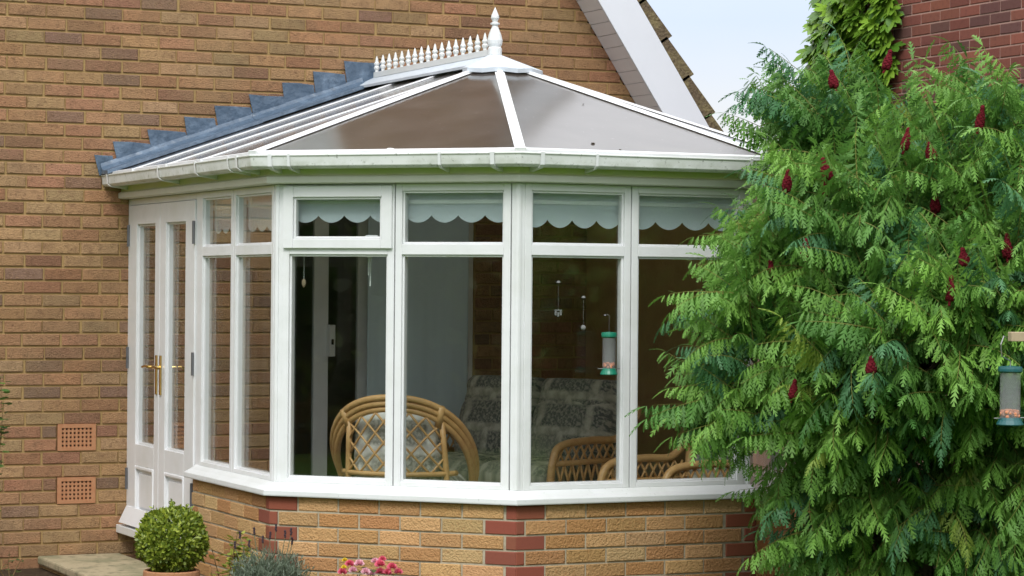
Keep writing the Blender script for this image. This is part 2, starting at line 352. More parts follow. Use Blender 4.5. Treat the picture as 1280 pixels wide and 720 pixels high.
mb = MB(); mb.box(WX1 - .25, WX1, HOUSE_Y + .25, 8, -.2, verge(WX1)); mb.box(WX0, WX0 + .25, HOUSE_Y + .25, 8, -.2, verge(WX1)); mb.box(WX0, WX1, 8, 8.2, -.2, verge(WX1))
mb.build('side_wall', M['mortar'], house)
# roof: two thick slopes, overhang toward the garden
OV = .28; ca = math.atan(VS)
def slope_pt(x, y, lift, sgn=1):     # on the verge line raised perpendicular to the slope
    return (APX + sgn * (x - APX) + sgn * lift * math.sin(ca), y, verge(x) + lift * math.cos(ca))
mb = MB()
XE = 3.05
for sg in (1, -1):
    # courses of tiles; each course a slab tilted a little
    n = 22; L = (XE - APX) / n
    for i in range(n):
        xa = APX + i * L; xb = xa + L * 1.06
        p = [slope_pt(xa, HOUSE_Y - OV + .006, .247, sg), slope_pt(xb, HOUSE_Y - OV + .006, .247 + .001 * (i % 2), sg), slope_pt(xb, 8.2, .247 + .001 * (i % 2), sg), slope_pt(xa, 8.2, .247, sg)]
        q = [slope_pt(xa, HOUSE_Y - OV + .006, .315, sg), slope_pt(xb, HOUSE_Y - OV + .006, .352, sg), slope_pt(xb, 8.2, .352, sg), slope_pt(xa, 8.2, .315, sg)]
        mb.hexa(p + q)
mb.build('roof', M['tile'], house)
mb = MB()
for sg in (1, -1):
    yo = HOUSE_Y - OV
    p = [slope_pt(APX, yo - .02, .0, sg), slope_pt(XE, yo - .02, .0, sg), slope_pt(XE, yo - .02, .245, sg), slope_pt(APX, yo - .02, .245, sg)]
    mb.prism(p, (0, .02, 0))
mb.build('bargeboard', M['barge'], house, bevel=.003)
mb = MB()
for sg in (1, -1):
    n = 70; L = (XE - APX) / n
    for i in range(n):
        xa = APX + i * L; xb = xa + L
        a = slope_pt(xa + .0012, 0, .004, sg); b = slope_pt(xb - .0012, 0, .004, sg); a2 = slope_pt(xa + .0012, 0, .016, sg); b2 = slope_pt(xb - .0012, 0, .016, sg)
        y0, y1 = HOUSE_Y - OV, HOUSE_Y - .003
        mb.hexa([(a[0], y0, a[2]), (b[0], y0, b[2]), (b[0], y1, b[2]), (a[0], y1, a[2]), (a2[0], y0, a2[2]), (b2[0], y0, b2[2]), (b2[0], y1, b2[2]), (a2[0], y1, a2[2])])
mb.build('soffit', M['soffit'], house)
mb = MB()
for sg in (1, -1):
    a = slope_pt(APX, 0, .02, sg); b = slope_pt(XE, 0, .02, sg); a2 = slope_pt(APX, 0, .24, sg); b2 = slope_pt(XE, 0, .24, sg)
    y0, y1 = HOUSE_Y - OV + .002, 8
    mb.hexa([(a[0], y0, a[2]), (b[0], y0, b[2]), (b[0], y1, b[2]), (a[0], y1, a[2]), (a2[0], y0, a2[2]), (b2[0], y0, b2[2]), (b2[0], y1, b2[2]), (a2[0], y1, a2[2])])
mb.build('rafter', M['dark'], house)
# air bricks
for (hx0, hx1, hz0, hz1) in HOLES[:2]:
    mb = MB(); y = HOUSE_Y - .003; x0, x1, z0, z1 = hx0 + .004, hx1 - .004, hz0 + .002, hz1 - .002
    nc, nr, bx, bz = 8, 5, .026, .024
    mb.box(x0, x1, y, y + .03, z0, z0 + bz); mb.box(x0, x1, y, y + .03, z1 - bz, z1)
    mb.box(x0, x0 + bx, y, y + .03, z0 + bz, z1 - bz); mb.box(x1 - bx, x1, y, y + .03, z0 + bz, z1 - bz)
    W, H = x1 - x0 - 2 * bx, z1 - z0 - 2 * bz; hw, hh = W / (nc * 2 - 1), H / (nr * 2 - 1)
    for i in range(1, nc): xx = x0 + bx + (2 * i - 1) * hw; mb.box(xx, xx + hw, y + .004, y + .026, z0 + bz, z1 - bz)
    for i in range(1, nr): zz = z0 + bz + (2 * i - 1) * hh; mb.box(x0 + bx, x1 - bx, y + .0052, y + .025, zz, zz + hh)
    mb.box(x0, x1, y + .031, y + .05, z0, z1, 1)
    mb.build('air_brick', [M['terra'], M['dark']], house)
# upstairs window (unseen, added for the pale patch mirrored in the conservatory roof) and the room behind the patio door
hx0, hx1, hz0, hz1 = HOLES[3]
mb = MB(); y = HOUSE_Y + .06
for (a, b, c, d) in ((hx0, hx1, hz0, hz0 + .06), (hx0, hx1, hz1 - .06, hz1), (hx0, hx0 + .06, hz0 + .06, hz1 - .06), (hx1 - .06, hx1, hz0 + .06, hz1 - .06), ((hx0 + hx1) / 2 - .03, (hx0 + hx1) / 2 + .03, hz0 + .06, hz1 - .06)):
    mb.box(a, b, y, y + .07, c, d)
uw = mb.build('window', M['white'], house)
mb = MB(); mb.box(hx0 + .05, hx1 - .05, y + .03, y + .05, hz0 + .05, hz1 - .05); mb.build('pane', M['glass'], uw)
mb = MB(); mb.box(hx0 + .06, hx1 - .06, HOUSE_Y + .125, HOUSE_Y + .13, hz0 + .06, hz1 - .06); mb.build('net_curtain', mat('net_curtain', (.8, .82, .85), .9, .1), uw)  # pale net added close behind the pane to brighten that reflection
mb = MB()
rx0, rx1, ry0, ry1, rz0, rz1 = -1.6, 2.2, HOUSE_Y + .25, 4.6, .28, 2.6
mb.add([(rx0, ry0, rz0), (rx1, ry0, rz0), (rx1, ry1, rz0), (rx0, ry1, rz0), (rx0, ry0, rz1), (rx1, ry0, rz1), (rx1, ry1, rz1), (rx0, ry1, rz1)],
       [(0, 1, 2, 3), (7, 6, 5, 4), (1, 2, 6, 5), (2, 3, 7, 6), (3, 0, 4, 7)])
mb.build('inner_room', M['plaster'], house)
hx0, hx1, hz0, hz1 = HOLES[2]
mb = MB(); y = HOUSE_Y + .03
for (a, b, c, d) in ((hx0, hx1, hz0, hz0 + .06), (hx0, hx1, hz1 - .08, hz1), (hx0, hx0 + .06, hz0 + .06, hz1 - .08), (hx1 - .06, hx1, hz0 + .06, hz1 - .08)): mb.box(a, b, y, y + .10, c, d)
pd = mb.build('patio_door', M['white'], house, bevel=.004)
mb = MB(); mb.box(.306, .403, y + .012, y + .05, hz0 + .06, hz1 - .08); mb.box(.62, .70, y + .055, y + .095, hz0 + .06, hz1 - .08); mb.build('stile', M['white'], pd, bevel=.003)
mb = MB(); mb.box(hx0 + .06, .306, y + .026, y + .04, hz0 + .06, hz1 - .08); mb.build('pane', M['glass'], pd)
mb = MB(); mb.box(.403, hx1 - .06, y + .07, y + .084, hz0 + .06, hz1 - .08); mb.build('pane', M['glass'], pd)
mb = MB(); mb.box(.388, .428, y - .05, y + .012, 1.30, 1.50); mb.box(.40, .416, y - .056, y - .049, 1.375, 1.41, 1)
mb.build('handle', [M['white'], M['dark']], pd, bevel=.004)
# pale sheet coloured to stand in for a reflection in the patio glass
mb = MB(); vs = []; n = 60
for i in range(n + 1):
    x = .66 + (1.36 - .66) * i / n; yy = HOUSE_Y + .016 + .0022 * math.sin(i * .35) + .0008 * math.sin(i * 1.1)
    vs += [(x, yy, .345), (x, yy, 2.275)]
mb.add(vs, [(2 * i, 2 * i + 2, 2 * i + 3, 2 * i + 1) for i in range(n)])
cu = mb.build('reflection_sheet', M['reflection_sheet'], None, smooth=True); sm = cu.modifiers.new('solid', 'SOLIDIFY'); sm.thickness = .004
tag(cu, 'pale blue grey sheet standing in for the reflection in the patio door glass', 'reflection_sheet')

# ------------------------------------------------------------------ conservatory plan
P = [np.array(p, float) for p in ((-.952, .8), (-.952, -1.909), (0, -2.866), (1.355, -2.866), (2.307, -1.909), (2.307, .8))]
def facet(i):
    e = P[i + 1] - P[i]; L = np.linalg.norm(e); e = e / L; n = np.array((e[1], -e[0])); return P[i], e, n, L
def off_pts(pts, o):
    out = []; N = len(pts)
    ns = []
    for i in range(N - 1):
        e = pts[i + 1] - pts[i]; e = e / np.linalg.norm(e); ns.append(np.array((e[1], -e[0])))
    for i in range(N):
        if i == 0: out.append(pts[0] + ns[0] * o)
        elif i == N - 1: out.append(pts[-1] + ns[-1] * o)
        else:
            m = ns[i - 1] + ns[i]; m = m / (m @ m) * 2; out.append(pts[i] + m * o)
    return out
def sweep(mb, pts, prof, mi=0, closed=True):
    rings = [off_pts(pts, o) for (o, z) in prof]; n = len(prof); N = len(pts)
    vs = [(*rings[k][i], prof[k][1]) for i in range(N) for k in range(n)]
    fs = []
    for i in range(N - 1):
        for k in range(n if closed else n - 1):
            k2 = (k + 1) % n; fs.append((i * n + k, (i + 1) * n + k, (i + 1) * n + k2, i * n + k2))
    if closed: fs += [tuple(range(n)), tuple((N - 1) * n + k for k in range(n - 1, -1, -1))]
    mb.add(vs, fs, mi); return mb
def fbox(mb, i, s0, s1, o0, o1, z0, z1, mi=0):
    B, e, n, L = facet(i)
    def q(s, o, z): return (*(B + e * s + n * o), z)
    return mb.hexa([q(s0, o0, z0), q(s1, o0, z0), q(s1, o1, z0), q(s0, o1, z0), q(s0, o0, z1), q(s1, o0, z1), q(s1, o1, z1), q(s0, o1, z1)], mi)
cons = thing('conservatory', 'white framed conservatory with bronze faceted roof on a buff brick base', 'conservatory', (.68, -.6, 0))
cons.location = (0, 0, 0)
SY = -.616       # where the dwarf wall starts beside the doors
DP0 = np.array((-.952, SY))
# dwarf wall (brick by brick), quoins in dark red
mb = MB(); ZT = .6665; CP = .0752; J = .010
def dwarf_facet(i, sa, sb, qs, qe, phase):
    B, e, n, L = facet(i)
    for r in range(9):
        zt = ZT - r * CP - (.002 if r == 0 else J / 2); zb = ZT - (r + 1) * CP + J / 2
        odd = (r % 2)
        s = sa
        if qs:
            q = (.165 if not odd else .055); one_brick(mb, (*B, 0), (*e, 0), (*n, 0), s + .0005, s + q - J, zb, zt, tuple(c * random.uniform(.92, 1.08) for c in (.255, .080, .046)), 2, .0008); s += q
        end = sb
        if qe:
            q = (.055 if not odd else .165); one_brick(mb, (*B, 0), (*e, 0), (*n, 0), sb - q, sb - .0005, zb, zt, tuple(c * random.uniform(.92, 1.08) for c in (.255, .080, .046)), 2, .0008); end = sb - q
        if not qs: s = sa - (.0 if odd else .1125) + phase
        while s < end - .02:
            a = max(s, sa); b = min(s + .225, end)
            if b - a > .03: one_brick(mb, (*B, 0), (*e, 0), (*n, 0), a, b - J, zb, zt, pick(BUFF_P), 0, .003)
            s += .225
LF0 = facet(0)[3]
dwarf_facet(0, .8 - SY, LF0, False, True, 0)
for i in (1, 2, 3): dwarf_facet(i, 0, facet(i)[3], True, True, 0)
path = [DP0] + P[1:5] + [P[5]]
sweep(mb, path, [(-.007, .666), (-.007, -.1), (-.10, -.1), (-.10, .666)], 1)
if mb.c and len(mb.c) < len(mb.v): mb.c += [(.4, .35, .25)] * (len(mb.v) - len(mb.c))
mb.build('dwarf_wall', [M['buff'], M['mortar2'], mat('red_quoin_brick', rough=.8, spec=.3, tint=True, noise=[(60, (.19, .06, .038), .5, .75, .4)], bump=(200, .15, .002))], cons)
# blank brick side wall on the far side
mb = MB(); mb.box(2.2, 2.27, -1.80, .79, .67, 2.27)
mb.build('side_wall', M['mortar'], cons)
# floor
mb = MB(); inner = off_pts(P, -.105); mb.prism([(p[0], p[1], .10) for p in inner], (0, 0, .20)); mb.build('floor', M['floor'], cons)
# sill
mb = MB(); sp = [np.array((-.952, SY + .04))] + P[1:]
sweep(mb, sp, [(.036, .6685), (.038, .676), (.037, .698), (.0, .716), (-.028, .737), (-.095, .737), (-.095, .6685)])
mb.build('windowsill', M['white_old'], cons, bevel=.003)
# corner posts
ZF0, ZF1 = .737, 2.262
for i in (1, 2, 3, 4):
    B0, e0, n0, L0 = facet(i - 1); B1, e1, n1, L1 = facet(i)
    mb = MB(); w = .05
    for (o, ww) in ((-.034, w), (-.026, w * .55)):
        oc = off_pts([P[i - 1], P[i], P[i + 1]], o)[1]; ic = off_pts([P[i - 1], P[i], P[i + 1]], -.095)[1]
        a0 = P[i] - e0 * ww + n0 * o; b0 = P[i] + e1 * ww + n1 * o; a1 = P[i] - e0 * ww * 1.0 + n0 * -.095; b1 = P[i] + e1 * ww + n1 * -.095
        mb.prism([(*q, ZF0) for q in (a0, oc, b0, b1, ic, a1)], (0, 0, ZF1 - ZF0))
    mb.build('corner_post', M['white'], cons, bevel=.003)
# windows
def make_window(i, s0, s1, sash=False):
    """one frame column with a top light and a tall lower pane"""
    O0, O1 = -.092, -.030; mb = MB(); w = .036
    zt0, zt1 = 1.905, 1.958
    fbox(mb, i, s0, s0 + w, O0, O1, ZF0, ZF1); fbox(mb, i, s1 - w, s1, O0, O1, ZF0, ZF1)
    fbox(mb, i, s0 + w, s1 - w, O0, O1, ZF0, ZF0 + .024); fbox(mb, i, s0 + w, s1 - w, O0, O1, ZF1 - .036, ZF1); fbox(mb, i, s0 + w, s1 - w, O0, O1, zt0, zt1)
    b = .011       # glazing beads
    for (za, zb) in ((ZF0 + .024, zt0), (zt1, ZF1 - .036)):
        if sash and za > 1.5: continue
        fbox(mb, i, s0 + w, s0 + w + b, O0 + .008, O1 - .012, za, zb); fbox(mb, i, s1 - w - b, s1 - w, O0 + .008, O1 - .012, za, zb)
        fbox(mb, i, s0 + w + b, s1 - w - b, O0 + .008, O1 - .012, za, za + b); fbox(mb, i, s0 + w + b, s1 - w - b, O0 + .008, O1 - .012, zb - b, zb)
    f = mb.build('window', M['white'], cons, bevel=.0025)
    mb = MB(); fbox(mb, i, s0 + w, s1 - w, -.072, -.052, ZF0 + .022, zt0 + .002); mb.build('pane', M['glass'], f)
    if not sash:
        mb = MB(); fbox(mb, i, s0 + w, s1 - w, -.072, -.052, zt1 - .002, ZF1 - .034); mb.build('pane', M['glass'], f)
    else:
        mb = MB(); a, c, d, g = s0 + .006, s1 - .008, zt0 + .030, ZF1 - .008; q = .058
        fbox(mb, i, a, a + q, -.062, -.012, d, g); fbox(mb, i, c - q, c, -.062, -.012, d, g); fbox(mb, i, a + q, c - q, -.062, -.012, d, d + q * .85); fbox(mb, i, a + q, c - q, -.062, -.012, g - q, g)
        b = .012
        fbox(mb, i, a + q, a + q + b, -.06, -.024, d + q * .85, g - q); fbox(mb, i, c - q - b, c - q, -.06, -.024, d + q * .85, g - q)
        fbox(mb, i, a + q + b, c - q - b, -.06, -.024, d + q * .85, d + q * .85 + b); fbox(mb, i, a + q + b, c - q - b, -.06, -.024, g - q - b, g - q)
        sh = mb.build('top_sash', M['white'], f, bevel=.004)
        mb = MB(); fbox(mb, i, a + q, c - q, -.050, -.034, d + q * .85, g - q); mb.build('pane', M['glass'], f)
        mb = MB(); fbox(mb, i, a + .43, a + .50, -.10, -.085, d + q * .85 - .005, d + q * .85 + .02); mb.build('handle', M['white'], f, bevel=.004)
    return f
WIN = {0: ((1.436, 2.005), (2.011, 2.659)), 1: ((.050, .670), (.676, 1.295)), 2: ((.050, .640), (.646, 1.305)), 3: ((.050, .670), (.676, 1.295))}
for i, cols in WIN.items():
    for k, (a, b) in enumerate(cols): make_window(i, a, b, sash=(i == 1 and k == 0))
# doors in facet 0: s measured from the house wall
mb = MB(); D0, D1 = .0, 1.425
fbox(mb, 0, D0, D0 + .045, -.10, -.034, .285, 2.262); fbox(mb, 0, D1 - .075, D1 + .008, -.10, -.034, .285, 2.262)
fbox(mb, 0, D0 + .045, D1 - .075, -.10, -.034, 2.225, 2.262)
mb.build('door_frame', M['white'], cons, bevel=.003)
mb = MB(); fbox(mb, 0, -.0, D1, -.10, .03, .235, .283); mb.build('threshold', M['white_old'], cons, bevel=.004)
def make_door(s0, s1, hinge_side, pane):
    zb, zt = .292, 2.222; p0, p1 = pane; O0, O1 = -.085, -.026
    pz0, pz1 = .785, 2.105
    mb = MB()
    fbox(mb, 0, s0, p0, O0, O1, zb, zt); fbox(mb, 0, p1, s1, O0, O1, zb, zt)
    fbox(mb, 0, p0, p1, O0, O1, pz1, zt); fbox(mb, 0, p0, p1, O0, O1, .655, pz0); fbox(mb, 0, p0, p1, O0, O1, zb, .36)
    b = .012
    fbox(mb, 0, p0, p0 + b, O0 + .01, O1 - .014, pz0, pz1); fbox(mb, 0, p1 - b, p1, O0 + .01, O1 - .014, pz0, pz1)
    fbox(mb, 0, p0 + b, p1 - b, O0 + .01, O1 - .014, pz0, pz0 + b); fbox(mb, 0, p0 + b, p1 - b, O0 + .01, O1 - .014, pz1 - b, pz1)
    d = mb.build('door', M['white'], cons, bevel=.003)
    mb = MB(); fbox(mb, 0, p0, p1, -.066, -.048, pz0 - .004, pz1 + .004); mb.build('pane', M['glass'], d)
    mb = MB(); fbox(mb, 0, p0, p1, -.075, -.045, .36, .655); fbox(mb, 0, p0 + .05, p1 - .05, -.05, -.036, .405, .61)
    for (a, c, e_, g) in ((p0, p0 + .022, .36, .655), (p1 - .022, p1, .36, .655), (p0 + .022, p1 - .022, .36, .382), (p0 + .022, p1 - .022, .633, .655)): fbox(mb, 0, a, c, -.05, -.020, e_, g)
    mb.build('panel', M['white'], d, bevel=.006)
    mb = MB()
    B, e, n, L = facet(0)
    def q(s, o, z): return (*(B + e * s + n * o), z)
    mb.hexa([q(s0, O1 + .001, .30), q(s1, O1 + .001, .30), q(s1, .03, .30), q(s0, .03, .30), q(s0, O1 + .001, .40), q(s1, O1 + .001, .40), q(s1, O1 + .008, .40), q(s0, O1 + .008, .40)])
    mb.build('weatherboard', M['white'], d, bevel=.003)
    hs = s0 if hinge_side == 0 else s1
    for zc in (2.04, 1.30, .565):
        mb = MB(); mb.tube([q(hs, -.018, zc - .065), q(hs, -.018, zc + .065)], .0085, 8); mb.build('hinge', M['hinge'], d)
    return d, q
dl, q = make_door(.05, .676, 0, (.205, .585)); dr, q = make_door(.682, 1.345, 1, (.80, 1.175))
for (d, sh, sg) in ((dl, .640, -1), (dr, .722, 1)):
    mb = MB(); fbox(mb, 0, sh - .014, sh + .014, -.025, -.018, 1.10, 1.33)
    mb.tube([q(sh, -.02, 1.262), q(sh, .028, 1.262)], .009, 8); mb.tube([q(sh - .0 * sg, .024, 1.262), q(sh + sg * .05, .028, 1.266), q(sh + sg * .12, .028, 1.258)], [.010, .008, .007], 8)
    mb.build('handle', M['brass'], d, smooth=False)
# eaves beam, soffit board, gutter
mb = MB(); sweep(mb, P, [(-.10, 2.264), (.012, 2.264), (.032, 2.268), (.032, 2.300), (.014, 2.310), (.014, 2.405), (-.10, 2.405)])
mb.build('eaves_beam', M['cream'], cons, bevel=.003)
mb = MB()
GZ = 2.337
sweep(mb, P, [(.042, GZ + .012), (.060, GZ), (.116, GZ), (.132, GZ + .012), (.137, GZ + .060), (.143, GZ + .062), (.143, GZ + .070), (.128, GZ + .070), (.124, GZ + .018), (.112, GZ + .007), (.066, GZ + .007), (.050, GZ + .018), (.046, GZ + .068), (.038, GZ + .068)])
B, e, n, L = facet(0)
mb.prism([(*(B + n * o), z) for (o, z) in ((.038, GZ + .068), (.060, GZ), (.116, GZ), (.143, GZ + .07))], (0, -.006, 0))
gut = mb.build('gutter', M['gutter'], cons, bevel=.003)
def bracket(i, s, w=.014):
    mb = MB(); B, e, n, L = facet(i)
    pr = [(.016, GZ - .022), (.06, GZ - .014), (.120, GZ - .006), (.141, GZ + .010), (.148, GZ + .072), (.136, GZ + .076), (.136, GZ + .0715), (.1445, GZ + .0715), (.139, GZ + .013), (.117, GZ - .0015), (.060, GZ - .0015), (.016, GZ + .004)]
    mb.prism([(*(B + e * (s - w / 2) + n * o), z) for (o, z) in pr], (*(e * w), 0)); mb.build('bracket', M['white'], gut)
for i, ss in {0: (.14, 1.18, 1.86, 2.42), 1: (.16, .98), 2: (.36, 1.24), 3: (.5, 1.0)}.items():
    for s in ss: bracket(i, s)
for i, s in ((0, 2.56), (1, .055), (1, 1.26), (2, .06)):      # union clips
    bracket(i, s, .05) if False else bracket(i, s, .022)
# roof
EO, EZ = .108, 2.418
E_ = [Vector((*p, EZ)) for p in off_pts(P, EO)]
RX, RZ = .6775, 3.022; AP = Vector((RX, -1.10, RZ)); RB = Vector((RX, .8, RZ))
def on_slope(side, y):       # eave and ridge points of a long slope at y
    x = -.952 - EO if side == 0 else 2.307 + EO
    return Vector((x, y, EZ)), Vector((RX, y, RZ))
TH = Vector((0, 0, -.022))
panels = []
for side in (0, 1):
    ec = E_[1] if side == 0 else E_[4]
    ys = [.8, .20, -.46, -1.10]
    for a, b in zip(ys, ys[1:]):
        ea, ra = on_slope(side, a); eb, rb = on_slope(side, b); panels.append([ea, eb, rb, ra])
    ea, ra = on_slope(side, -1.10); panels.append([ea, ec, AP])
for i in (1, 2, 3): panels.append([E_[i], E_[i + 1], AP])
for pl in panels:
    mb = MB(); mb.prism(pl, TH); ro = mb.build('roof_panel', M['roof'], cons); me = ro.data
    ev = (Vector(pl[1]) - Vector(pl[0])).normalized(); uvl = me.uv_layers.new(name='UVMap')
    for lp_ in me.loops: p_ = me.vertices[lp_.vertex_index].co; uvl.data[lp_.index].uv = (p_.dot(ev), p_.z)
def gbar(a, b, w=.055, h=.016):
    mb = MB(); a = Vector(a); b = Vector(b); d = (b - a).normalized(); z = Vector((0, 0, .001))
    mb.bar(a - d * .004 + z, b + z, w, h * .25); mb.bar(a - d * .004 + z, b + z, w * .6, h); mb.bar(a - d * .016 + z - Vector((0, 0, .012)), a - d * .003 + z - Vector((0, 0, .012)), w * 1.04, h + .013)
    mb.build('glazing_bar', M['white'], cons, bevel=.003)
for side in (0, 1):
    for y in (.20, -.46, -1.10):
        a, b = on_slope(side, y); gbar(a, b, .030, .008)
for i in (1, 2, 3, 4): gbar(E_[i], AP, .054, .014)
mb = MB()
sweep(mb, P, [(EO - .004, EZ - .024), (EO + .008, EZ - .026), (EO + .010, EZ + .004), (EO - .03, EZ + .014), (EO - .03, EZ + .009)])
mb.build('eaves_trim', M['white'], cons)
def on_panel(px, py, tri):
    a, b, c = (np.array(v) for v in tri); n_ = np.cross(b - a, c - a); d_ = at(px, py, 1.0) - CAM
    return CAM + d_ * (((a - CAM) @ n_) / (d_ @ n_))
M['dead'] = mat('dead_leaf', (.07, .05, .035), .9, .1)
for (px, py, i, sz, lab) in ((741, 180, 2, .022, 'larger dark dead leaf lying low on the pale right roof panel'), (775, 188, 2, .014, 'tiny dark leaf scrap near the gutter on the pale right roof panel'), (729, 131, 2, .011, 'tiny dark speck of leaf high on the pale right roof panel')):
    q_ = on_panel(px, py, (E_[i], E_[i + 1], AP)); mb = MB(); a0 = 0
    mb.ball((0, 0, 0), sz * .5, 6, 0, (1.0, .55, .3)); mb.ball((sz * .45, sz * .2, .001), sz * .3, 6, 0, (.8, 1, .35))
    o_ = mb.build('dead_leaf', M['dead']); o_.location = q_ + np.array((0, 0, .004)); tag(o_, lab, 'leaf', 'dead leaves on the roof')
q_ = on_panel(488, 187, (E_[1], E_[2], AP)); mb = MB(); mb.ball((0, 0, 0), .022, 6, 0, (1, .8, .25)); mb.ball((.024, .006, 0), .010, 5, 0, (1, 1, .3))
o_ = mb.build('bird_dropping', M['white_old'], smooth=True); o_.location = q_ + np.array((0, 0, .003)); tag(o_, 'small white bird dropping on the brown roof panel above the gutter', 'bird dropping')
# ridge capping and radius hood
mb = MB(); hw = .13; dz = hw * .354
for sg in (-1, 1):
    mb.hexa([(RX, .796, RZ + .020), (RX + sg * hw, .796, RZ - dz + .018), (RX + sg * hw, -1.02, RZ - dz + .018), (RX, -1.02, RZ + .020),
             (RX, .796, RZ + .052), (RX + sg * hw, .796, RZ - dz + .034), (RX + sg * hw, -1.02, RZ - dz + .034), (RX, -1.02, RZ + .052)])
top = Vector((RX, -1.06, RZ + .062))
ring = []
ends = [Vector((-.952 - EO, -1.0, EZ)), E_[1], (E_[1] + E_[2]) / 2, E_[2], (E_[2] + E_[3]) / 2, E_[3], (E_[3] + E_[4]) / 2, E_[4], Vector((2.307 + EO, -1.0, EZ))]
for k, p in enumerate(ends):
    d = (p - AP); tt = .135 if k % 2 else .150
    if k in (0, 8): tt = .12
    ring.append(AP + d * tt)
vs = [top] + [r + Vector((0, 0, .036)) for r in ring] + [r + Vector((0, 0, .012)) for r in ring]
m_ = len(ring)
mb.add(vs, [(0, 1 + k, 2 + k) for k in range(m_ - 1)] + [(1 + k, 1 + m_ + k, 2 + m_ + k, 2 + k) for k in range(m_ - 1)])
mb.build('ridge_cap', mat('ridge_cap_grey', (.60, .66, .72), .4, .45, noise=[(8, (.48, .54, .60), .45, .7, .6)]), cons)
mb = MB()
mb.box(RX - .014, RX + .014, -1.0, .76, RZ + .048, RZ + .082)
spike = [(.012, 0), (.011, .018), (.018, .030), (.019, .040), (.012, .050), (.017, .060), (.018, .068), (.012, .078), (.010, .092), (.006, .110), (.001, .122)]
spike = [(r_, z_ * .88) for r_, z_ in spike]
for k in range(17): mb.lathe(spike, (RX, .74 - k * .1045, RZ + .078), 8)
mb.build('ridge_cresting', M['white_old'], cons, smooth=False)
mb = MB()
mb.lathe([(.040, 0), (.040, .045), (.034, .055), (.042, .075), (.044, .10), (.036, .14), (.024, .175), (.017, .195), (.016, .203), (.026, .208), (.026, .218), (.014, .224), (.017, .236), (.024, .252), (.022, .268), (.012, .295), (.006, .312), (.001, .326)], (RX, -1.07, RZ + .045), 16)
mb.v = [(x, y, RZ + .045 + (z - RZ - .045) * .84) for (x, y, z) in mb.v]
mb.build('finial', M['white_old'], cons, smooth=False)
# lead flashing on the wall and dressed over the roof edge
mb = MB()
st = [(-1.137, 2.534), (-1.03, 2.619), (-.806, 2.70), (-.581, 2.785), (-.383, 2.861), (-.165, 2.939), (.06, 3.018), (.268, 3.098), (.469, 3.177), (.72, 3.177)]
def rz_(x): return EZ + (x - (-1.06)) * (RZ - EZ) / (RX + 1.06)
yF = HOUSE_Y - .006
for k in range(len(st) - 1):
    x0, z0 = st[k]; x0 += random.uniform(-.008, .008); z0 += random.uniform(-.006, .004); x1 = st[k + 1][0] + .012 + random.uniform(-.01, .01); sl = random.uniform(.025, .045)
    poly = [(x0 + sl, yF, max(rz_(x0 + sl), 2.40) - .0), (x1 + sl * .8, yF, rz_(x1 + sl * .8)), (x1, yF, z0 - random.uniform(0, .010)), ((x0 + x1) / 2, yF, z0 - random.uniform(-.002, .006)), (x0, yF, z0)]
    t = .004 + (k % 2) * .0025
    mb.prism(poly, (0, -t, 0))
for (xa, xb, lift) in ((-1.10, -.115, .0), (-.135, .60, .004)):
    pr = []
    for x in (xa, xb):
        z = rz_(x); pr.append([(x, yF - .002, z + .075 + lift), (x, yF - .018, z + .050 + lift), (x, yF - .05, z + .032 + lift), (x, yF - .16, z + .026 + lift), (x, yF - .165, z + .004 + lift), (x, yF - .002, z + .004 + lift)])
    n = 6; mb.add(pr[0] + pr[1], [(k, (k + 1) % n, n + (k + 1) % n, n + k) for k in range(n)] + [tuple(range(n - 1, -1, -1)), tuple(range(n, 2 * n))])
mb.build('lead_flashing', M['lead'], house, bevel=.002)

# ------------------------------------------------------------------ blinds
def blind(i, s0, s1, ztop, zcusp, zdip, w, label):
    B, e, n, L = facet(i); nw = max(1, round((s1 - s0) / w)); w = (s1 - s0) / nw; mb = MB(); o = -.105
    pts = []
    for k in range(nw):
        for j in range(12):
            t = j / 12; pts.append((s0 + (k + t) * w, zdip + (zcusp - zdip) * (1 - math.sin(PI * t) ** .75)))
    pts.append((s1, zcusp)); N = len(pts)
    def q(s, oo, z): return (*(B + e * s + n * oo), z)
    vs = [q(s, o, z) for (s, z) in pts] + [q(s, o, ztop) for (s, z) in pts] + [q(s, o - .003, z) for (s, z) in pts] + [q(s, o - .003, ztop) for (s, z) in pts]
    fs = []
    for k in range(N - 1): fs += [(k, k + 1, N + k + 1, N + k), (2 * N + k + 1, 2 * N + k, 3 * N + k, 3 * N + k + 1), (k + 1, k, 2 * N + k, 2 * N + k + 1)]
    mb.add(vs, fs, 0); b = mb.build('roller_blind', M['blind'])
    tag(b, label, 'blind', 'scalloped roller blinds'); 
    mb = MB(); fbox(mb, i, s0, s1, o + .0005, o + .006, ztop - .072, ztop - .052); mb.build('hem_bar', M['hem'], b)
    mb = MB(); mb.tube([q(s0, o - .02, ztop), q(s1, o - .02, ztop)], .018, 10); mb.build('roller', M['hem'], b)
    return b
BL = ['blue scalloped blind behind the narrow top light next to the doors', 'blue scalloped blind behind the narrow top light left of the first corner post',
      'blue scalloped blind behind the opening top sash with thick frame', 'blue scalloped blind behind the top light left of the centre corner post',
      'turquoise tinted scalloped blind behind the top light right of the centre corner post', 'turquoise scalloped blind behind the top light partly covered by the green tree']
k = 0
for i in (0, 1, 2):
    for (a, b) in WIN[i]:
        if i == 0: blind(i, a + .02, b - .02, 2.235, 2.062, 2.030, .095 * 1.5, BL[k])
        elif i == 1: blind(i, a + .02, b - .02, 2.235, 2.105, 2.068, .148, BL[k])
        else: blind(i, a + .02, b - .02, 2.235, 2.085, 2.045, .148, BL[k])
        k += 1
for (a, b), lab in zip(WIN[3], ('scalloped blind behind the tree on the right hand facet, nearer the front', 'scalloped blind behind the tree on the right hand facet, nearer the house')):
    pass

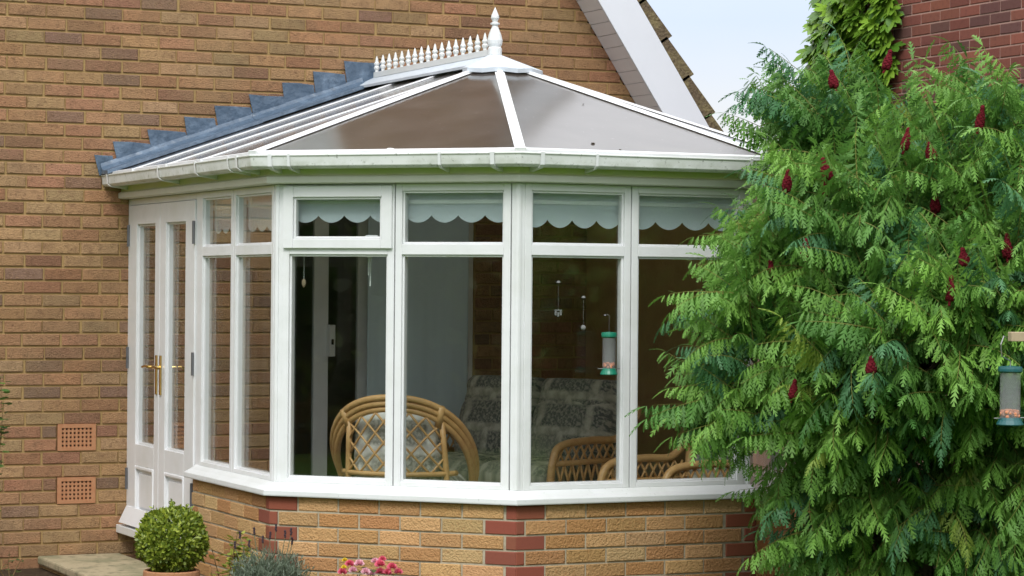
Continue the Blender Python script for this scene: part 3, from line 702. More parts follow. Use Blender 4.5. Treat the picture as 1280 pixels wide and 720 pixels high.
# ------------------------------------------------------------------ rattan furniture
def cushion(name, parent, c, sx, sy, sz, rx=0.0, puff=.35, mtl=None):
    """soft box, local coordinates c, thickness along local z, tilted about x"""
    n = 14; V = []; F = []; UV = []
    for side in (1, -1):
        for a in range(n + 1):
            for b in range(n + 1):
                u, v = a / n * 2 - 1, b / n * 2 - 1
                ed = (1 - abs(u) ** 5) * (1 - abs(v) ** 5)
                V.append((u * sx / 2 * (1 - .04 * abs(v) ** 3), v * sy / 2 * (1 - .04 * abs(u) ** 3), side * sz / 2 * (.25 + .75 * ed ** .5) + .006 * math.sin(u * 9) * math.cos(v * 7))); UV.append((u * sx / 2, v * sy / 2))
    def idx(s, a, b): return s * (n + 1) ** 2 + a * (n + 1) + b
    for a in range(n):
        for b in range(n):
            F.append((idx(0, a, b), idx(0, a + 1, b), idx(0, a + 1, b + 1), idx(0, a, b + 1))); F.append((idx(1, a, b + 1), idx(1, a + 1, b + 1), idx(1, a + 1, b), idx(1, a, b)))
    for k in range(n):
        F += [(idx(0, k, 0), idx(1, k, 0), idx(1, k + 1, 0), idx(0, k + 1, 0)), (idx(0, k + 1, n), idx(1, k + 1, n), idx(1, k, n), idx(0, k, n)), (idx(0, 0, k + 1), idx(1, 0, k + 1), idx(1, 0, k), idx(0, 0, k)), (idx(0, n, k), idx(1, n, k), idx(1, n, k + 1), idx(0, n, k + 1))]
    cr, sr = math.cos(rx), math.sin(rx)
    W = [(c[0] + x, c[1] + y * cr - z * sr, c[2] + y * sr + z * cr) for (x, y, z) in V]
    me = bpy.data.meshes.new(name); me.from_pydata(W, [], F); uvl = me.uv_layers.new(name='UVMap')
    li = np.empty(len(me.loops), 'i'); me.loops.foreach_get('vertex_index', li); uvl.data.foreach_set('uv', np.array(UV, 'f')[li].ravel())
    return link(name, me, mtl or M['fabric'], parent, smooth=True)
FZ = .301
# round backed tub chair, back turned to the garden
tub = thing('rattan_chair', 'round backed rattan tub chair with lattice back turned to the window', 'chair', (-.105, -1.67, FZ), RAD(-34))
def hoop(t, dr=0.0, dz=0.0):      # t in degrees, 0 = middle of the back (local -y)
    a = RAD(t); z = .865 - .42 * ((1 - math.cos(a)) / 1.25) ** 1.15
    return Vector(((.385 + dr) * math.sin(a), -(.36 + dr) * math.cos(a) - .0, z + dz))
mb = MB()
for (dr, dz) in ((0, 0), (-.012, -.031), (-.024, -.062)):
    mb.tube([hoop(t, dr, dz) for t in range(-125, 126, 5)], .0175, 8)
mb.build('back_hoop', M['cane'], tub, smooth=True)
RT = 66; ZR = .46
def rail(t, z=ZR):
    a = RAD(t); return Vector((.335 * math.sin(a), -.31 * math.cos(a), z))
mb = MB()
mb.tube([rail(t) for t in range(-RT, RT + 1, 6)], .014, 8)
for t in (-RT + 14, RT - 14):
    h = hoop(t * .82, -.02, -.06); mb.tube([h, (h + rail(t)) / 2 + Vector((0, 0, .0)), rail(t), rail(t, .05)], .0165, 8)
    mb.tube([hoop(t * .82 - 3, .004, .012), hoop(t * .82 - 2, -.03, -.09)], .022, 8)
for t in (-115, 115):
    h = hoop(t, -.02, -.05); mb.tube([h, Vector((h.x, h.y, .03))], .017, 8)
mb.tube([Vector((.32 * math.sin(RAD(t)), -.30 * math.cos(RAD(t)), .30)) for t in range(-180, 180, 12)], .015, 8, closed=True)
mb.build('frame', M['cane'], tub, smooth=True)
mb = MB(); T2 = RT - 14; nd = 6
def latt(t, v):      # point on back surface: v 0 at rail, 1 at hoop
    a = rail(t); b = hoop(t * .82, -.02, -.075); return a.lerp(b, v)
for k in range(-nd, nd * 2):
    for sg in (1, -1):
        pts = []
        for j in range(11):
            v = j / 10; t = -T2 + (k + v * 3.0) * (2 * T2 / nd); t = t * sg
            if -T2 <= t <= T2: pts.append(latt(t, v))
        if len(pts) > 1: mb.tube(pts, .0065, 6)
mb.build('lattice', M['cane'], tub, smooth=True)
cushion('back_cushion', tub, (0, -.16, .57), .47, .46, .15, RAD(80), mtl=M['pale_fabric']); cushion('seat_cushion', tub, (0, .06, .38), .58, .56, .13, mtl=M['pale_fabric'])

def arm_chair(name, label, loc, rz, w, d, back_h, arm_h, recl):
    """open lattice rattan armchair facing local -y"""
    t = thing(name, label, name.split('_', 1)[1].replace('_', ' '), loc, rz); mb = MB()
    for sg in (-1, 1):
        la = MB()
        x = sg * w / 2
        a = [Vector((x, -d / 2 + .02, .02)), Vector((x, -d / 2, arm_h * .55)), Vector((x, -d / 2 + .02, arm_h * .85)), Vector((x, -d / 2 + .09, arm_h)), Vector((x, 0, arm_h + .02)), Vector((x, d / 2 - .12, arm_h + .02)), Vector((x, d / 2, arm_h + .10)), Vector((x, d / 2 + recl * .5, (arm_h + back_h) / 2 + .05)), Vector((x * .96, d / 2 + recl, back_h))]
        P2 = []
        for k in range(len(a) - 1):
            for j in range(5):
                u = j / 5; p0 = a[max(0, k - 1)]; p1 = a[k]; p2 = a[k + 1]; p3 = a[min(len(a) - 1, k + 2)]
                P2.append(.5 * ((2 * p1) + (p2 - p0) * u + (2 * p0 - 5 * p1 + 4 * p2 - p3) * u * u + (3 * p1 - p0 - 3 * p2 + p3) * u ** 3))
        P2.append(a[-1]); mb.tube(P2, .022, 8)
        mb.tube([(x, -d / 2 + .03, arm_h - .10), (x, d / 2 + .02, arm_h - .10)], .016, 8); mb.tube([(x, d / 2, .02), (x, d / 2 + .02, arm_h + .1)], .02, 8); mb.tube([(x, -d / 2 + .02, .26), (x, d / 2, .26)], .018, 8)
        n = 9
        for k in range(n):
            y0 = -d / 2 + .05 + (d - .08) * k / n; y1 = y0 + (d - .08) / n
            for (ya, yb) in ((y0, y1), (y1, y0)):
                la.tube([(x, ya, arm_h - .10), (x, (ya + yb) / 2, arm_h - .05), (x, yb, arm_h + .0)], .007, 6); la.tube([(x, ya, .27), (x, yb, arm_h - .11)], .008, 6)
        la.build('side_lattice', M['cane'], t, smooth=True)
    mb.tube([(-w / 2, -d / 2 + .01, .27), (w / 2, -d / 2 + .01, .27)], .02, 8); mb.tube([(-w / 2 * .96, d / 2 + recl, back_h), (0, d / 2 + recl + .01, back_h + .03), (w / 2 * .96, d / 2 + recl, back_h)], .022, 8)
    mb.tube([(-w / 2, d / 2, .27), (w / 2, d / 2, .27)], .018, 8)
    mb.build('frame', M['cane'], t, smooth=True)
    return t
big = arm_chair('rattan_sofa', 'rattan sofa heaped with grey floral cushions beyond the centre corner post', (.908, -.79, FZ), RAD(-66), 1.25, .70, .74, .56, .12)
for sx_ in (-.29, .29): cushion('seat_cushion', big, (sx_, -.02, .36), .58, .70, .20)
for sx_ in (-.29, .29):
    cushion('back_cushion', big, (sx_, .26, .58), .585, .44, .26, RAD(74)); cushion('head_cushion', big, (sx_ * 1.01, .33, .795), .575, .23, .25, RAD(78))
low = arm_chair('rattan_lounge_chair', 'low rattan lounge chair with reclined cushion beside the tree end of the bay', (1.22, -2.25, FZ), RAD(-78), .52, .62, .66, .50, .24)
cushion('seat_cushion', low, (0, 0, .33), .46, .58, .12)
cushion('back_cushion', low, (0, .38, .54), .46, .42, .10, RAD(58))

# ------------------------------------------------------------------ small hanging things
def feeder(label, top, r, h, cap, group=None, nuts=True):
    t = thing('bird_feeder', label, 'bird feeder', tuple(top), 0, group)
    mb = MB(); mb.lathe([(r * .15, .0), (r * 1.15, -.004), (r * 1.2, -.014), (r * 1.2, -.024), (r * 1.02, -.03)], (0, 0, 0), 20); mb.build('lid', cap, t, smooth=False)
    mb = MB(); n = 20
    vs = []; 
    for z in (-.028, -h + .03): vs += [(r * math.cos(2 * PI * k / n), r * math.sin(2 * PI * k / n), z) for k in range(n)]
    mb.add(vs, [(k, (k + 1) % n, n + (k + 1) % n, n + k) for k in range(n)]); mb.build('wire_tube', M['wire'], t, smooth=True)
    mb = MB(); mb.lathe([(r * .9, -h + .028), (r * 1.05, -h + .032), (r * 1.15, -h + .02), (r * 1.35, -h + .004), (r * 1.3, -h)], (0, 0, 0), 20); mb.build('base', cap, t, smooth=False)
    if nuts:
        mb = MB()
        for k in range(60):
            a = random.random() * 6.28; q = r * .86 * random.random() ** .5; mb.ball((q * math.cos(a), q * math.sin(a), -h + .036 + random.random() * h * .10), r * .22, 5)
        mb.build('peanuts', M['nuts'], t, smooth=True)
    mb = MB(); mb.tube([(r * 1.9, 0, -h + .03), (-r * 1.9, 0, -h + .03)], .0025, 6); mb.build('perch', M['steel'], t)
    return t
c = (.470, -2.935, 1.527)
f1 = feeder('green capped tube feeder with pink peanuts hanging against the bay window', c, .033, .215, M['greencap'])
mb = MB(); mb.tube([(-.014, .020, .085), (-.007, .010, .088), (0, 0, .08), (0, 0, .0)], .0008, 6); mb.lathe([(.008, 0), (.006, .004), (.002, .006)], (-.014, .018, .08), 12); mb.build('hook', M['hinge'], f1)
p = at(1263, 457, 10.7)
f2 = feeder('teal capped tube feeder hanging from the timber arm among the leaves', tuple(p), .043, .252, M['tealcap'])
mb = MB(); mb.tube([(0, 0, 0), (0, 0, .02), (-.045, 0, .04), (-.05, 0, .09), (-.035, 0, .125), (-.02, 0, .118)], .003, 6); mb.build('hook', M['steel'], f2)
q = at(1284, 421, 10.7)
bt = thing('feeder_post', 'pale timber post with arm holding the teal bird feeder', 'post', (q[0] + .35, q[1] - .1, 0))
mb = MB(); mb.box(-.04, .04, -.04, .04, 0, 1.75); mb.build('post', M['wood'], bt, bevel=.004)
mb = MB(); d = _rt * -1; a = Vector((0, 0, q[2])); b = Vector((q[0] + .35 - .35, 0, 0)); 
e1 = Vector(at(1262, 421, 10.7)) - Vector(bt.location); mb.bar((0, -.0, q[2] - .02), (e1.x, e1.y, q[2] - .02), .05, .04); mb.build('arm', M['wood'], bt, bevel=.003)
def ornament(label, px_top, z0, z1, kind):
    t = thing('window_ornament', label, 'ornament', (px_top, -2.945 + .135, z0))
    mb = MB(); mb.lathe([(.011, -.002), (.009, .005), (.003, .009)], (0, 0, 0), 12); mb.build('suction_cup', M['crystal'], t)
    mb = MB(); mb.tube([(0, 0, 0), (0, 0, z1 - z0)], .0006, 5); mb.build('thread', M['crystal'], t)
    mb = MB()
    if kind == 0:
        for k in range(3): mb.lathe([(.001, -.022), (.006, -.018), (.006, .0), (.001, .004)], (-.014 + .014 * k, 0, z1 - z0 - (.0 if k != 1 else .006)), 6)
        mb.tube([(-.02, 0, z1 - z0 + .006), (.02, 0, z1 - z0 + .006)], .004, 6)
    else: mb.ball((0, 0, z1 - z0), .014, 6)
    mb.build('crystal', M['crystal'], t)
ornament('tiny glass bell cluster on a thread stuck to the bay window glass', .247, 1.771, 1.625, 0)
ornament('clear glass bead on a thread near the hanging green feeder', .388, 1.696, 1.545, 1)
B, e, n, L = facet(1)
def f1p(s, o, z): return Vector((*(B + e * s + n * o), z))
p = f1p(.485, -.15, 1.90)
t = thing('wind_chime', 'pale wind chime of two thin tubes hanging inside the left bay window', 'wind chime', tuple(p))
mb = MB(); mb.lathe([(.004, .012), (.014, .004), (.014, -.008), (.004, -.012)], (0, 0, 0), 12); mb.build('disc', M['hem'], t)
mb = MB(); mb.tube([(-.006, 0, -.02), (-.006, 0, -.10)], .0045, 8); mb.tube([(.006, .004, -.012), (.005, .004, -.155)], .004, 8); mb.build('tube', M['hem'], t)
p = f1p(.115, -.15, 1.90)
t = thing('blind_pull', 'small wooden acorn on a blind cord beside the first corner post', 'pull cord', tuple(p))
mb = MB(); mb.tube([(0, 0, 0), (0, 0, -.125)], .0015, 5); mb.build('cord', M['hem'], t)
mb = MB(); mb.lathe([(.004, 0), (.011, -.010), (.012, -.026), (.006, -.040), (.001, -.046)], (0, 0, -.12), 10); mb.build('acorn', M['wood'], t, smooth=True)

# ------------------------------------------------------------------ ground, slab
mb = MB(); mb.add([(-400, -400, 0), (400, -400, 0), (400, 400, 0), (-400, 400, 0)], [(0, 1, 2, 3)]); g = mb.build('ground', M['grass']); tag(g, 'mown green lawn around the house', 'lawn', kind='structure')
mb = MB(); rim = [(-3.2, .79), (-3.2, -1.2), (-1.9, -2.3), (-.9, -3.6), (1.6, -3.9), (3.4, -3.4), (4.3, -2.0), (4.3, .79)]
mb.add([(x, y, .004) for x, y in rim] + [(x * .995, y * .995 + .01, .035) for x, y in rim], [(0, 1, 9, 8), (1, 2, 10, 9), (2, 3, 11, 10), (3, 4, 12, 11), (4, 5, 13, 12), (5, 6, 14, 13), (6, 7, 15, 14), tuple(range(8, 16))]); g = mb.build('soil_bed', M['soil']); tag(g, 'dark soil planting bed round the conservatory base', 'flower bed', kind='structure')
slab = thing('stone_step', 'lichen stained stone slab step on bricks below the white doors', 'step', (-1.22, .2, .03))
mb = MB(); mb.box(-.255, .255, -.62, .03, .03, .082); mb.box(-.25, .26, .034, .585, .03, .080)
mb.build('slab', M['stone'], slab, bevel=.012)
mb = MB(); mb.box(-.22, .255, -.58, .58, -.02, .03); mb.build('plinth', M['mortar'], slab)
# cable on the wall
mb = MB(); mb.tube([(-1.712, HOUSE_Y - .012, .02), (-1.712, HOUSE_Y - .012, .40), (-1.72, HOUSE_Y - .012, .43), (-1.76, HOUSE_Y - .012, .435), (-2.4, HOUSE_Y - .012, .43)], .006, 6); mb.ball((-1.735, HOUSE_Y - .014, .435), .018, 5)
tag(mb.build('wall_cable', M['dark']), 'thin dark cable clipped low on the tan brick wall', 'cable')

# ------------------------------------------------------------------ foliage tools (numpy)
def rot_frames(d, up):
    d = d / np.linalg.norm(d, axis=-1, keepdims=True); s = np.cross(d, up); s /= np.linalg.norm(s, axis=-1, keepdims=True) + 1e-9; u = np.cross(s, d); return d, s, u
def leaf_cloud(pos, dirs, nrm, length, width, tint, shape):
    """instances of a small polygon shape; shape: (k,2) outline (along, across) as quads/tris fan list"""
    pts, faces = shape
    d, s, u = rot_frames(dirs, nrm); n = len(pos)
    V = pos[:, None, :] + d[:, None, :] * (pts[None, :, 0:1] * length[:, None, None]) + s[:, None, :] * (pts[None, :, 1:2] * width[:, None, None]) + u[:, None, :] * (pts[None, :, 2:3] * length[:, None, None])
    F = faces[None] + (np.arange(n) * len(pts))[:, None, None]
    return V.reshape(-1, 3), F.reshape(-1, faces.shape[1]), np.repeat(tint, len(pts), 0)
OVAL = (np.array([(0, 0, 0), (.35, .5, -.05), (.75, .4, -.08), (1, 0, -.12), (.75, -.4, -.08), (.35, -.5, -.05)], float), np.array([(0, 1, 2), (0, 2, 3), (0, 3, 4), (0, 4, 5)]))
BLADE = (np.array([(0, .5, 0), (0, -.5, 0), (.5, .45, .02), (.5, -.45, .02), (1, 0, -.05)], float), np.array([(0, 1, 3), (0, 3, 2), (2, 3, 4)]))
def unit(n): v = RNG.normal(size=(n, 3)); return v / np.linalg.norm(v, axis=1, keepdims=True)
def mixc(a, b, t): return np.array(a)[None] * (1 - t[:, None]) + np.array(b)[None] * t[:, None]

# ---- cut-leaved sumac
N6 = 5
lp = [(i / N6, 0.0, 0.0) for i in range(N6 + 1)]; fac = []
wd = [.10, .17, .185, .145, .075]
for sg in (1, -1):
    for i in range(N6):
        lp.append(((i + 1.55) / N6 if i < N6 - 1 else .99, sg * wd[i], -.012)); fac.append((i, i + 1, len(lp) - 1) if sg < 0 else (i + 1, i, len(lp) - 1))
LP = np.array(lp); LP[:, 2] += -.34 * LP[:, 0] ** 2; LF = np.array(fac)
def fronds(bases, dirs, lens, droop, tintbase, nl=19):
    """pinnate fronds: arching rachis with pairs of toothed leaflets that hang"""
    n = len(bases); K = nl + 2; pos = np.empty((n, K, 3)); tan = np.empty((n, K, 3))
    p = bases.copy(); d = dirs / np.linalg.norm(dirs, axis=1, keepdims=True)
    side_j = RNG.normal(0, .03, (n, 3))
    for k in range(K):
        pos[:, k] = p; tan[:, k] = d; p = p + d * (lens / (K - 1))[:, None]
        d = d + np.array((0, 0, -1.0)) * (droop * (.5 + k / K) / K)[:, None] + side_j; d /= np.linalg.norm(d, axis=1, keepdims=True)
    up = np.array((0, 0, 1.0))
    VV = []; TT = []
    t3 = tan[:, 1:-1]; p3 = pos[:, 1:-1]
    sd = np.cross(t3, up); sd /= np.linalg.norm(sd, axis=2, keepdims=True) + 1e-6
    prof = np.sin(np.linspace(.45, 2.75, nl)) ** .8; out_V = []; out_T = []
    for sg in (1, -1):
        ang = RNG.normal(.42, .14, (n, nl, 1)); hang = RNG.normal(.85, .26, (n, nl, 1))
        dl = sd * sg * np.cos(ang) + t3 * np.sin(ang) + np.array((0, 0, -1.0)) * hang
        dl /= np.linalg.norm(dl, axis=2, keepdims=True)
        nr = np.cross(dl, t3) * sg; nr = nr * np.sign(nr[..., 2:3] + 1e-6); nr = nr + RNG.normal(0, .25, nr.shape)
        Ln = (prof[None] * (lens * .225)[:, None] * RNG.uniform(.85, 1.15, (n, nl)))
        tint = tintbase[:, None, :] * RNG.uniform(.82, 1.22, (n, nl, 1))
        V, F, T = leaf_cloud(p3.reshape(-1, 3), dl.reshape(-1, 3), nr.reshape(-1, 3), Ln.ravel(), Ln.ravel(), tint.reshape(-1, 3), (LP, LF))
        out_V.append(V); out_T.append(T)
    # terminal leaflet
    V, F, T = leaf_cloud(pos[:, -2], tan[:, -1], np.tile(up, (n, 1)) + RNG.normal(0, .2, (n, 3)), lens * .2, lens * .2, tintbase, (LP, LF))
    out_V.append(V); out_T.append(T)
    V = np.concatenate(out_V); T = np.concatenate(out_T); nV = len(LP); m = len(V) // nV
    F = (LF[None] + (np.arange(m) * nV)[:, None, None]).reshape(-1, 3)
    return V, F, T, pos
tree_base = at(1140, 360, 12.35); tree_base[2] = 0
tree = thing('sumac_tree', 'wide cut leaved sumac tree with feathery green fronds and red cones covering the bay end', 'tree', tuple(tree_base))
BLOBS = [((1150, 345), 12.25, .70), ((1060, 205), 12.4, .22), ((1005, 165), 12.75, .09), ((945, 415), 12.0, .12), ((950, 490), 12.0, .12), ((1030, 310), 12.1, .14), ((1110, 600), 12.1, .30), ((1262, 225), 12.0, .36), ((1290, 420), 12.0, .72), ((1190, 650), 12.1, .48), ((1075, 480), 11.8, .32), ((1190, 430), 11.6, .42), ((1310, 640), 12.0, .6)]
BC = np.array([at(p[0], p[1], d) for (p, d, r) in BLOBS]); BR = np.array([r for (_, _, r) in BLOBS])
heart = at(1150, 520, 12.3)
tips = []
for _try in range(9000):
    if len(tips) >= 340: break
    k = RNG.choice(len(BR), p=BR ** 2 / (BR ** 2).sum()); v = unit(1)[0]; v[2] = v[2] * .9 + .05
    q = BC[k] + v * BR[k] * RNG.uniform(.55, 1.0) ** .5
    if q[2] < .30: continue
    vq = (q - CAM) @ _fw; qx, qy = FPX * ((q - CAM) @ _rt) / vq + 640, 360 - FPX * ((q - CAM) @ _up) / vq
    if qy < 135 and qx > 1085 and qx < 1250: continue        # the crown dips here and shows the brick wall
    dd = np.linalg.norm(BC - q, axis=1) / BR
    if (dd < .72).sum() > 0 and RNG.random() < .75: continue
    if any(np.linalg.norm(q - t_) < .128 for t_ in tips): continue
    # keep clear of the glass
    if q[1] > -2.95 and q[0] < 1.62 and q[1] < .8: continue
    if q[0] + (q[1] + 1.909) * -1 * 0 < 2.55 and q[1] > -2.2: continue
    tips.append(q)
tips += [at(px, py, d) for (px, py, d) in ((940, 375, 11.9), (928, 425, 11.85), (940, 470, 11.9), (926, 490, 11.95), (955, 520, 11.9), (970, 330, 12.0), (1018, 262, 12.1), (990, 305, 12.1), (1030, 560, 11.9), (1020, 610, 12.0), (1045, 660, 11.95), (1045, 118, 12.5), (990, 150, 12.75), (1010, 180, 12.6))]
tips = np.array(tips); nT = len(tips); print('tips', nT)
outw = tips - heart; outw /= np.linalg.norm(outw, axis=1, keepdims=True)
bd = outw + np.array((0, 0, .42)); bd /= np.linalg.norm(bd, axis=1, keepdims=True)
FB = []; FD = []; FL = []; FT = []
for i in range(nT):
    d, s, u = rot_frames(bd[i:i + 1], np.array((0.03, 0.02, 1.0))); d, s, u = d[0], s[0], u[0]; nf = RNG.integers(6, 10); a0 = RNG.random() * 6.28
    for k in range(nf):
        a = a0 + k * 2.399; sp = RNG.uniform(.40, 1.10); v = d * math.cos(sp) + (s * math.cos(a) + u * math.sin(a)) * math.sin(sp) + outw[i] * .30
        v[2] = max(v[2], -.12 + .1 * RNG.random()) if RNG.random() < .8 else v[2]
        FB.append(tips[i] - bd[i] * RNG.uniform(0, .09)); FD.append(v); FL.append(RNG.uniform(.34, .56)); FT.append(i)
FB, FD, FL, FT = map(np.array, (FB, FD, FL, FT))
ends = FB + FD / np.linalg.norm(FD, axis=1, keepdims=True) * FL[:, None] * .9
keep = ~((ends[:, 1] > -2.93) & (ends[:, 0] < 2.0) | (ends[:, 0] + ends[:, 1] * -1 < 2.45 + 1.95) & (ends[:, 1] > -2.9) & (ends[:, 0] < 2.5))
FB, FD, FL, FT = FB[keep], FD[keep], FL[keep], FT[keep]
g = RNG.random(nT); gt = np.clip(g[FT] * .75 + RNG.random(len(FB)) * .4, 0, 1)
tb = mixc((.042, .140, .030), (.195, .38, .062), gt); yel = RNG.random(len(FB)) < .02; tb[yel] = np.array((.22, .31, .05)); blu = RNG.random(len(FB)) < .10; tb[blu] = np.array((.07, .19, .075))
V, F, T, RP = fronds(FB, FD, FL, RNG.uniform(.35, 1.15, len(FB)), tb)
crown = link('crown', np_mesh('crown', V - tree_base, F, T), M['leaf'], tree)
# stalks of the fronds (thin three sided strips) and the branches
mb = MB()
for i in range(0, len(RP)):
    pts = RP[i][::3] - tree_base; mb.tube([tuple(x) for x in pts], list(np.linspace(.0036, .001, len(pts))), 3, cap=False)
mb.build('leaf_stalks', mat('leaf_stalk', (.19, .19, .045), .7, .3), tree)
mb = MB()
forks = []
for k in range(7):
    a = k * 2 * PI / 7 + .3; end = heart - tree_base + np.array((math.cos(a) * .55, math.sin(a) * .45, .25 * (k % 3)))
    st_ = np.array((math.cos(a) * .08, math.sin(a) * .08, -.05)); md = (st_ + end) / 2 + np.array((RNG.normal(0, .06), RNG.normal(0, .06), .15))
    mb.tube([tuple(st_), tuple((st_ + md) / 2 + RNG.normal(0, .02, 3)), tuple(md), tuple(end)], [.05, .042, .036, .028], 8); forks.append(end)
mb.build('trunk', M['bark'], tree, smooth=True)
forks = np.array(forks); mb = MB()
for i in range(nT):
    tl = tips[i] - tree_base; f = forks[np.argmin(np.linalg.norm(forks - tl, axis=1) + RNG.random(7) * .15)]; dl = tl - f
    m1 = f + dl * .45 + np.array((0, 0, -.10)) + RNG.normal(0, .05, 3)
    mb.tube([tuple(f), tuple(m1), tuple(f + dl * .8 + np.array((0, 0, -.05))), tuple(tl + bd[i] * .05)], [.020, .014, .010, .007], 6, cap=False)
mb.build('branches', M['bark'], tree, smooth=True)
CONES = [(1110, 75, 12.1), (1041, 99, 12.1), (1133, 174, 11.75), (1163, 190, 11.7), (1170, 251, 11.45), (1226, 147, 11.6), (1032, 211, 11.95), (1031, 234, 11.9), (984, 226, 12.05), (965, 338, 11.75), (1188, 361, 11.2), (1259, 308, 11.3), (1007, 311, 11.7), (1089, 457, 11.3), (992, 487, 11.6), (1205, 322, 11.5)]
for k, (px, py, dp) in enumerate(CONES):
    vd = (V - CAM) @ _fw; sel = (np.abs(FPX * ((V - CAM) @ _rt) / vd + 640 - px) < 9) & (np.abs(360 - FPX * ((V - CAM) @ _up) / vd - py) < 14)
    if sel.sum() > 20: dp = float(np.quantile(vd[sel], .04))      # sit the cone among the outermost leaves
    p = at(px, py, dp) - tree_base; mb = MB(); hgt = .088 * random.uniform(.75, 1.15); r = .025 * random.uniform(.8, 1.15); ti = (random.uniform(-.35, .35), random.uniform(-.2, .2))
    for j in range(46):
        v = j / 46; zz = hgt * (v - .45); rr = r * (math.sin(min(1, .18 + v * 1.15) * PI * .93) ** .7 * (1 - .35 * v)); a = j * 2.4
        mb.ball((p[0] + rr * .7 * math.cos(a) + ti[0] * zz, p[1] + rr * .7 * math.sin(a) + ti[1] * zz, p[2] + zz), max(.006, .0125 * (1 - .4 * v)), 4)
    mb.tube([(p[0] - ti[0] * .1, p[1] - ti[1] * .1, p[2] - hgt * .75), (p[0], p[1], p[2] - hgt * .3)], .006, 6)
    mb.build('flower_cone', M['cone'], tree, smooth=False)

# ---- clipped box ball in a pot
bc = at(215, 675, 12.9)
box = thing('potted_shrub', 'clipped round box bush in a terracotta pot below the white doors', 'potted plant', (bc[0], bc[1], .035))
mb = MB(); mb.lathe([(.085, 0), (.105, .13), (.118, .205), (.140, .208), (.145, .214), (.145, .250), (.138, .255), (.124, .252), (.118, .215), (.06, .21)], (0, 0, 0), 28); mb.build('pot', M['terra'], box, smooth=False, bevel=.003)
mb = MB(); mb.lathe([(.118, .20), (.118, .225), (.05, .232)], (0, 0, 0), 20); mb.build('soil', M['soil'], box)
mb = MB(); mb.tube([(0, 0, .22), (.005, 0, .30), (0, .004, .42)], [.012, .010, .006], 8); mb.build('stem', M['bark'], box)
n = 7000; v = unit(n); rr = .164 * (1 + .05 * np.sin(v[:, 0] * 4 + 1.3) * np.sin(v[:, 2] * 4 + .5) + .02 * np.sin(v[:, 1] * 17) * np.sin(v[:, 2] * 13) + .06 * np.sin(v[:, 0] * 7) * np.cos(v[:, 2] * 6 + v[:, 1] * 5)) * np.where(RNG.random(n) < .75, RNG.uniform(.93, 1.06, n), RNG.uniform(.55, .95, n))
pos = v * rr[:, None] * np.array((1.02, 1.02, .95)) + np.array((0, 0, bc[2] - .035 + .0))
gt = np.clip(RNG.random(n) * .8 + v[:, 0] * 0, 0, 1)
V, F, T = leaf_cloud(pos, v * .8 + unit(n) * .9 + np.array((0, 0, .45)), v + unit(n) * .7, RNG.uniform(.016, .029, n), RNG.uniform(.010, .017, n), mixc((.10, .16, .016), (.44, .50, .060), gt ** 1.2), OVAL)
k = 60; sh = np.repeat(np.array([(-.01, -.02, .172), (.07, -.03, .155), (-.09, .0, .145), (.02, .06, .165), (.15, -.03, .06)]), 12, 0) * (1 + np.tile(np.linspace(-.08, .16, 12), 5))[:, None] + RNG.normal(0, .005, (k, 3)) + np.array((0, 0, bc[2] - .035))
V2, F2, T2_ = leaf_cloud(sh, unit(k) + np.array((0, 0, .7)), unit(k), RNG.uniform(.016, .026, k), RNG.uniform(.008, .012, k), mixc((.12, .2, .02), (.33, .41, .05), RNG.random(k)), OVAL)
link('foliage', np_mesh('foliage', np.concatenate([V, V2]), np.concatenate([F, F2 + len(V)]), np.concatenate([T, T2_])), M['leafgen'], box)
# ---- grey lavender
lc = at(337, 712, 12.75)
lav = thing('lavender_bush', 'grey green lavender bush with dark spent flower heads at the wall corner', 'shrub', (lc[0], lc[1], .03))
n = 900; a = RNG.random(n) * 6.283; rb = RNG.random(n) ** .5 * .06; tlt = RNG.random(n) ** .7 * .52; hh = RNG.uniform(.26, .40, n) * (1 - .3 * tlt)
base = np.stack([rb * np.cos(a), rb * np.sin(a), np.zeros(n)], 1); dr = np.stack([np.sin(tlt) * np.cos(a), np.sin(tlt) * np.sin(a), np.cos(tlt)], 1)
V1, F1, T1 = leaf_cloud(base, dr, unit(n), hh, np.full(n, .004), mixc((.08, .10, .06), (.12, .15, .09), RNG.random(n)), BLADE)
m = 16; tt = RNG.uniform(.25, 1, (n, m)); pos = (base[:, None] + dr[:, None] * (hh[:, None] * tt)[..., None]).reshape(-1, 3); dd = np.repeat(dr, m, 0) * .8 + unit(n * m) * .6
V2, F2, T2_ = leaf_cloud(pos, dd, unit(n * m), RNG.uniform(.02, .04, n * m), np.full(n * m, .0045), mixc((.10, .14, .09), (.24, .29, .21), RNG.random(n * m)), BLADE)
link('foliage', np_mesh('foliage', np.concatenate([V1, V2]), np.concatenate([F1, F2 + len(V1)]), np.concatenate([T1, T2_])), M['leafgen'], lav)
mb = MB()
for (dx, dz) in ((-.115, .44), (-.06, .46), (-.03, .42), (.02, .48), (.055, .45), (.085, .46), (.10, .41), (-.14, .39), (.0, .44), (-.09, .40)):
    x, y = dx * _rt[0], dx * _rt[1]; yj = random.uniform(-.04, .04); top = Vector((x * 1.25, y * 1.25 + yj, dz))
    mb.tube([(x * .3, y * .3, .05), (x * .8, y * .8 + yj * .5, dz * .6), tuple(top)], .0022, 5)
    hd = MB()
    for j in range(4): hd.ball((top.x + random.uniform(-.002, .002), top.y, top.z + j * .009), .0065, 4)
    hd.build('flower_head', M['lavhead'], lav)
mb.build('flower_stalks', mat('lavender_stalk', (.16, .17, .10), .8, .2), lav)
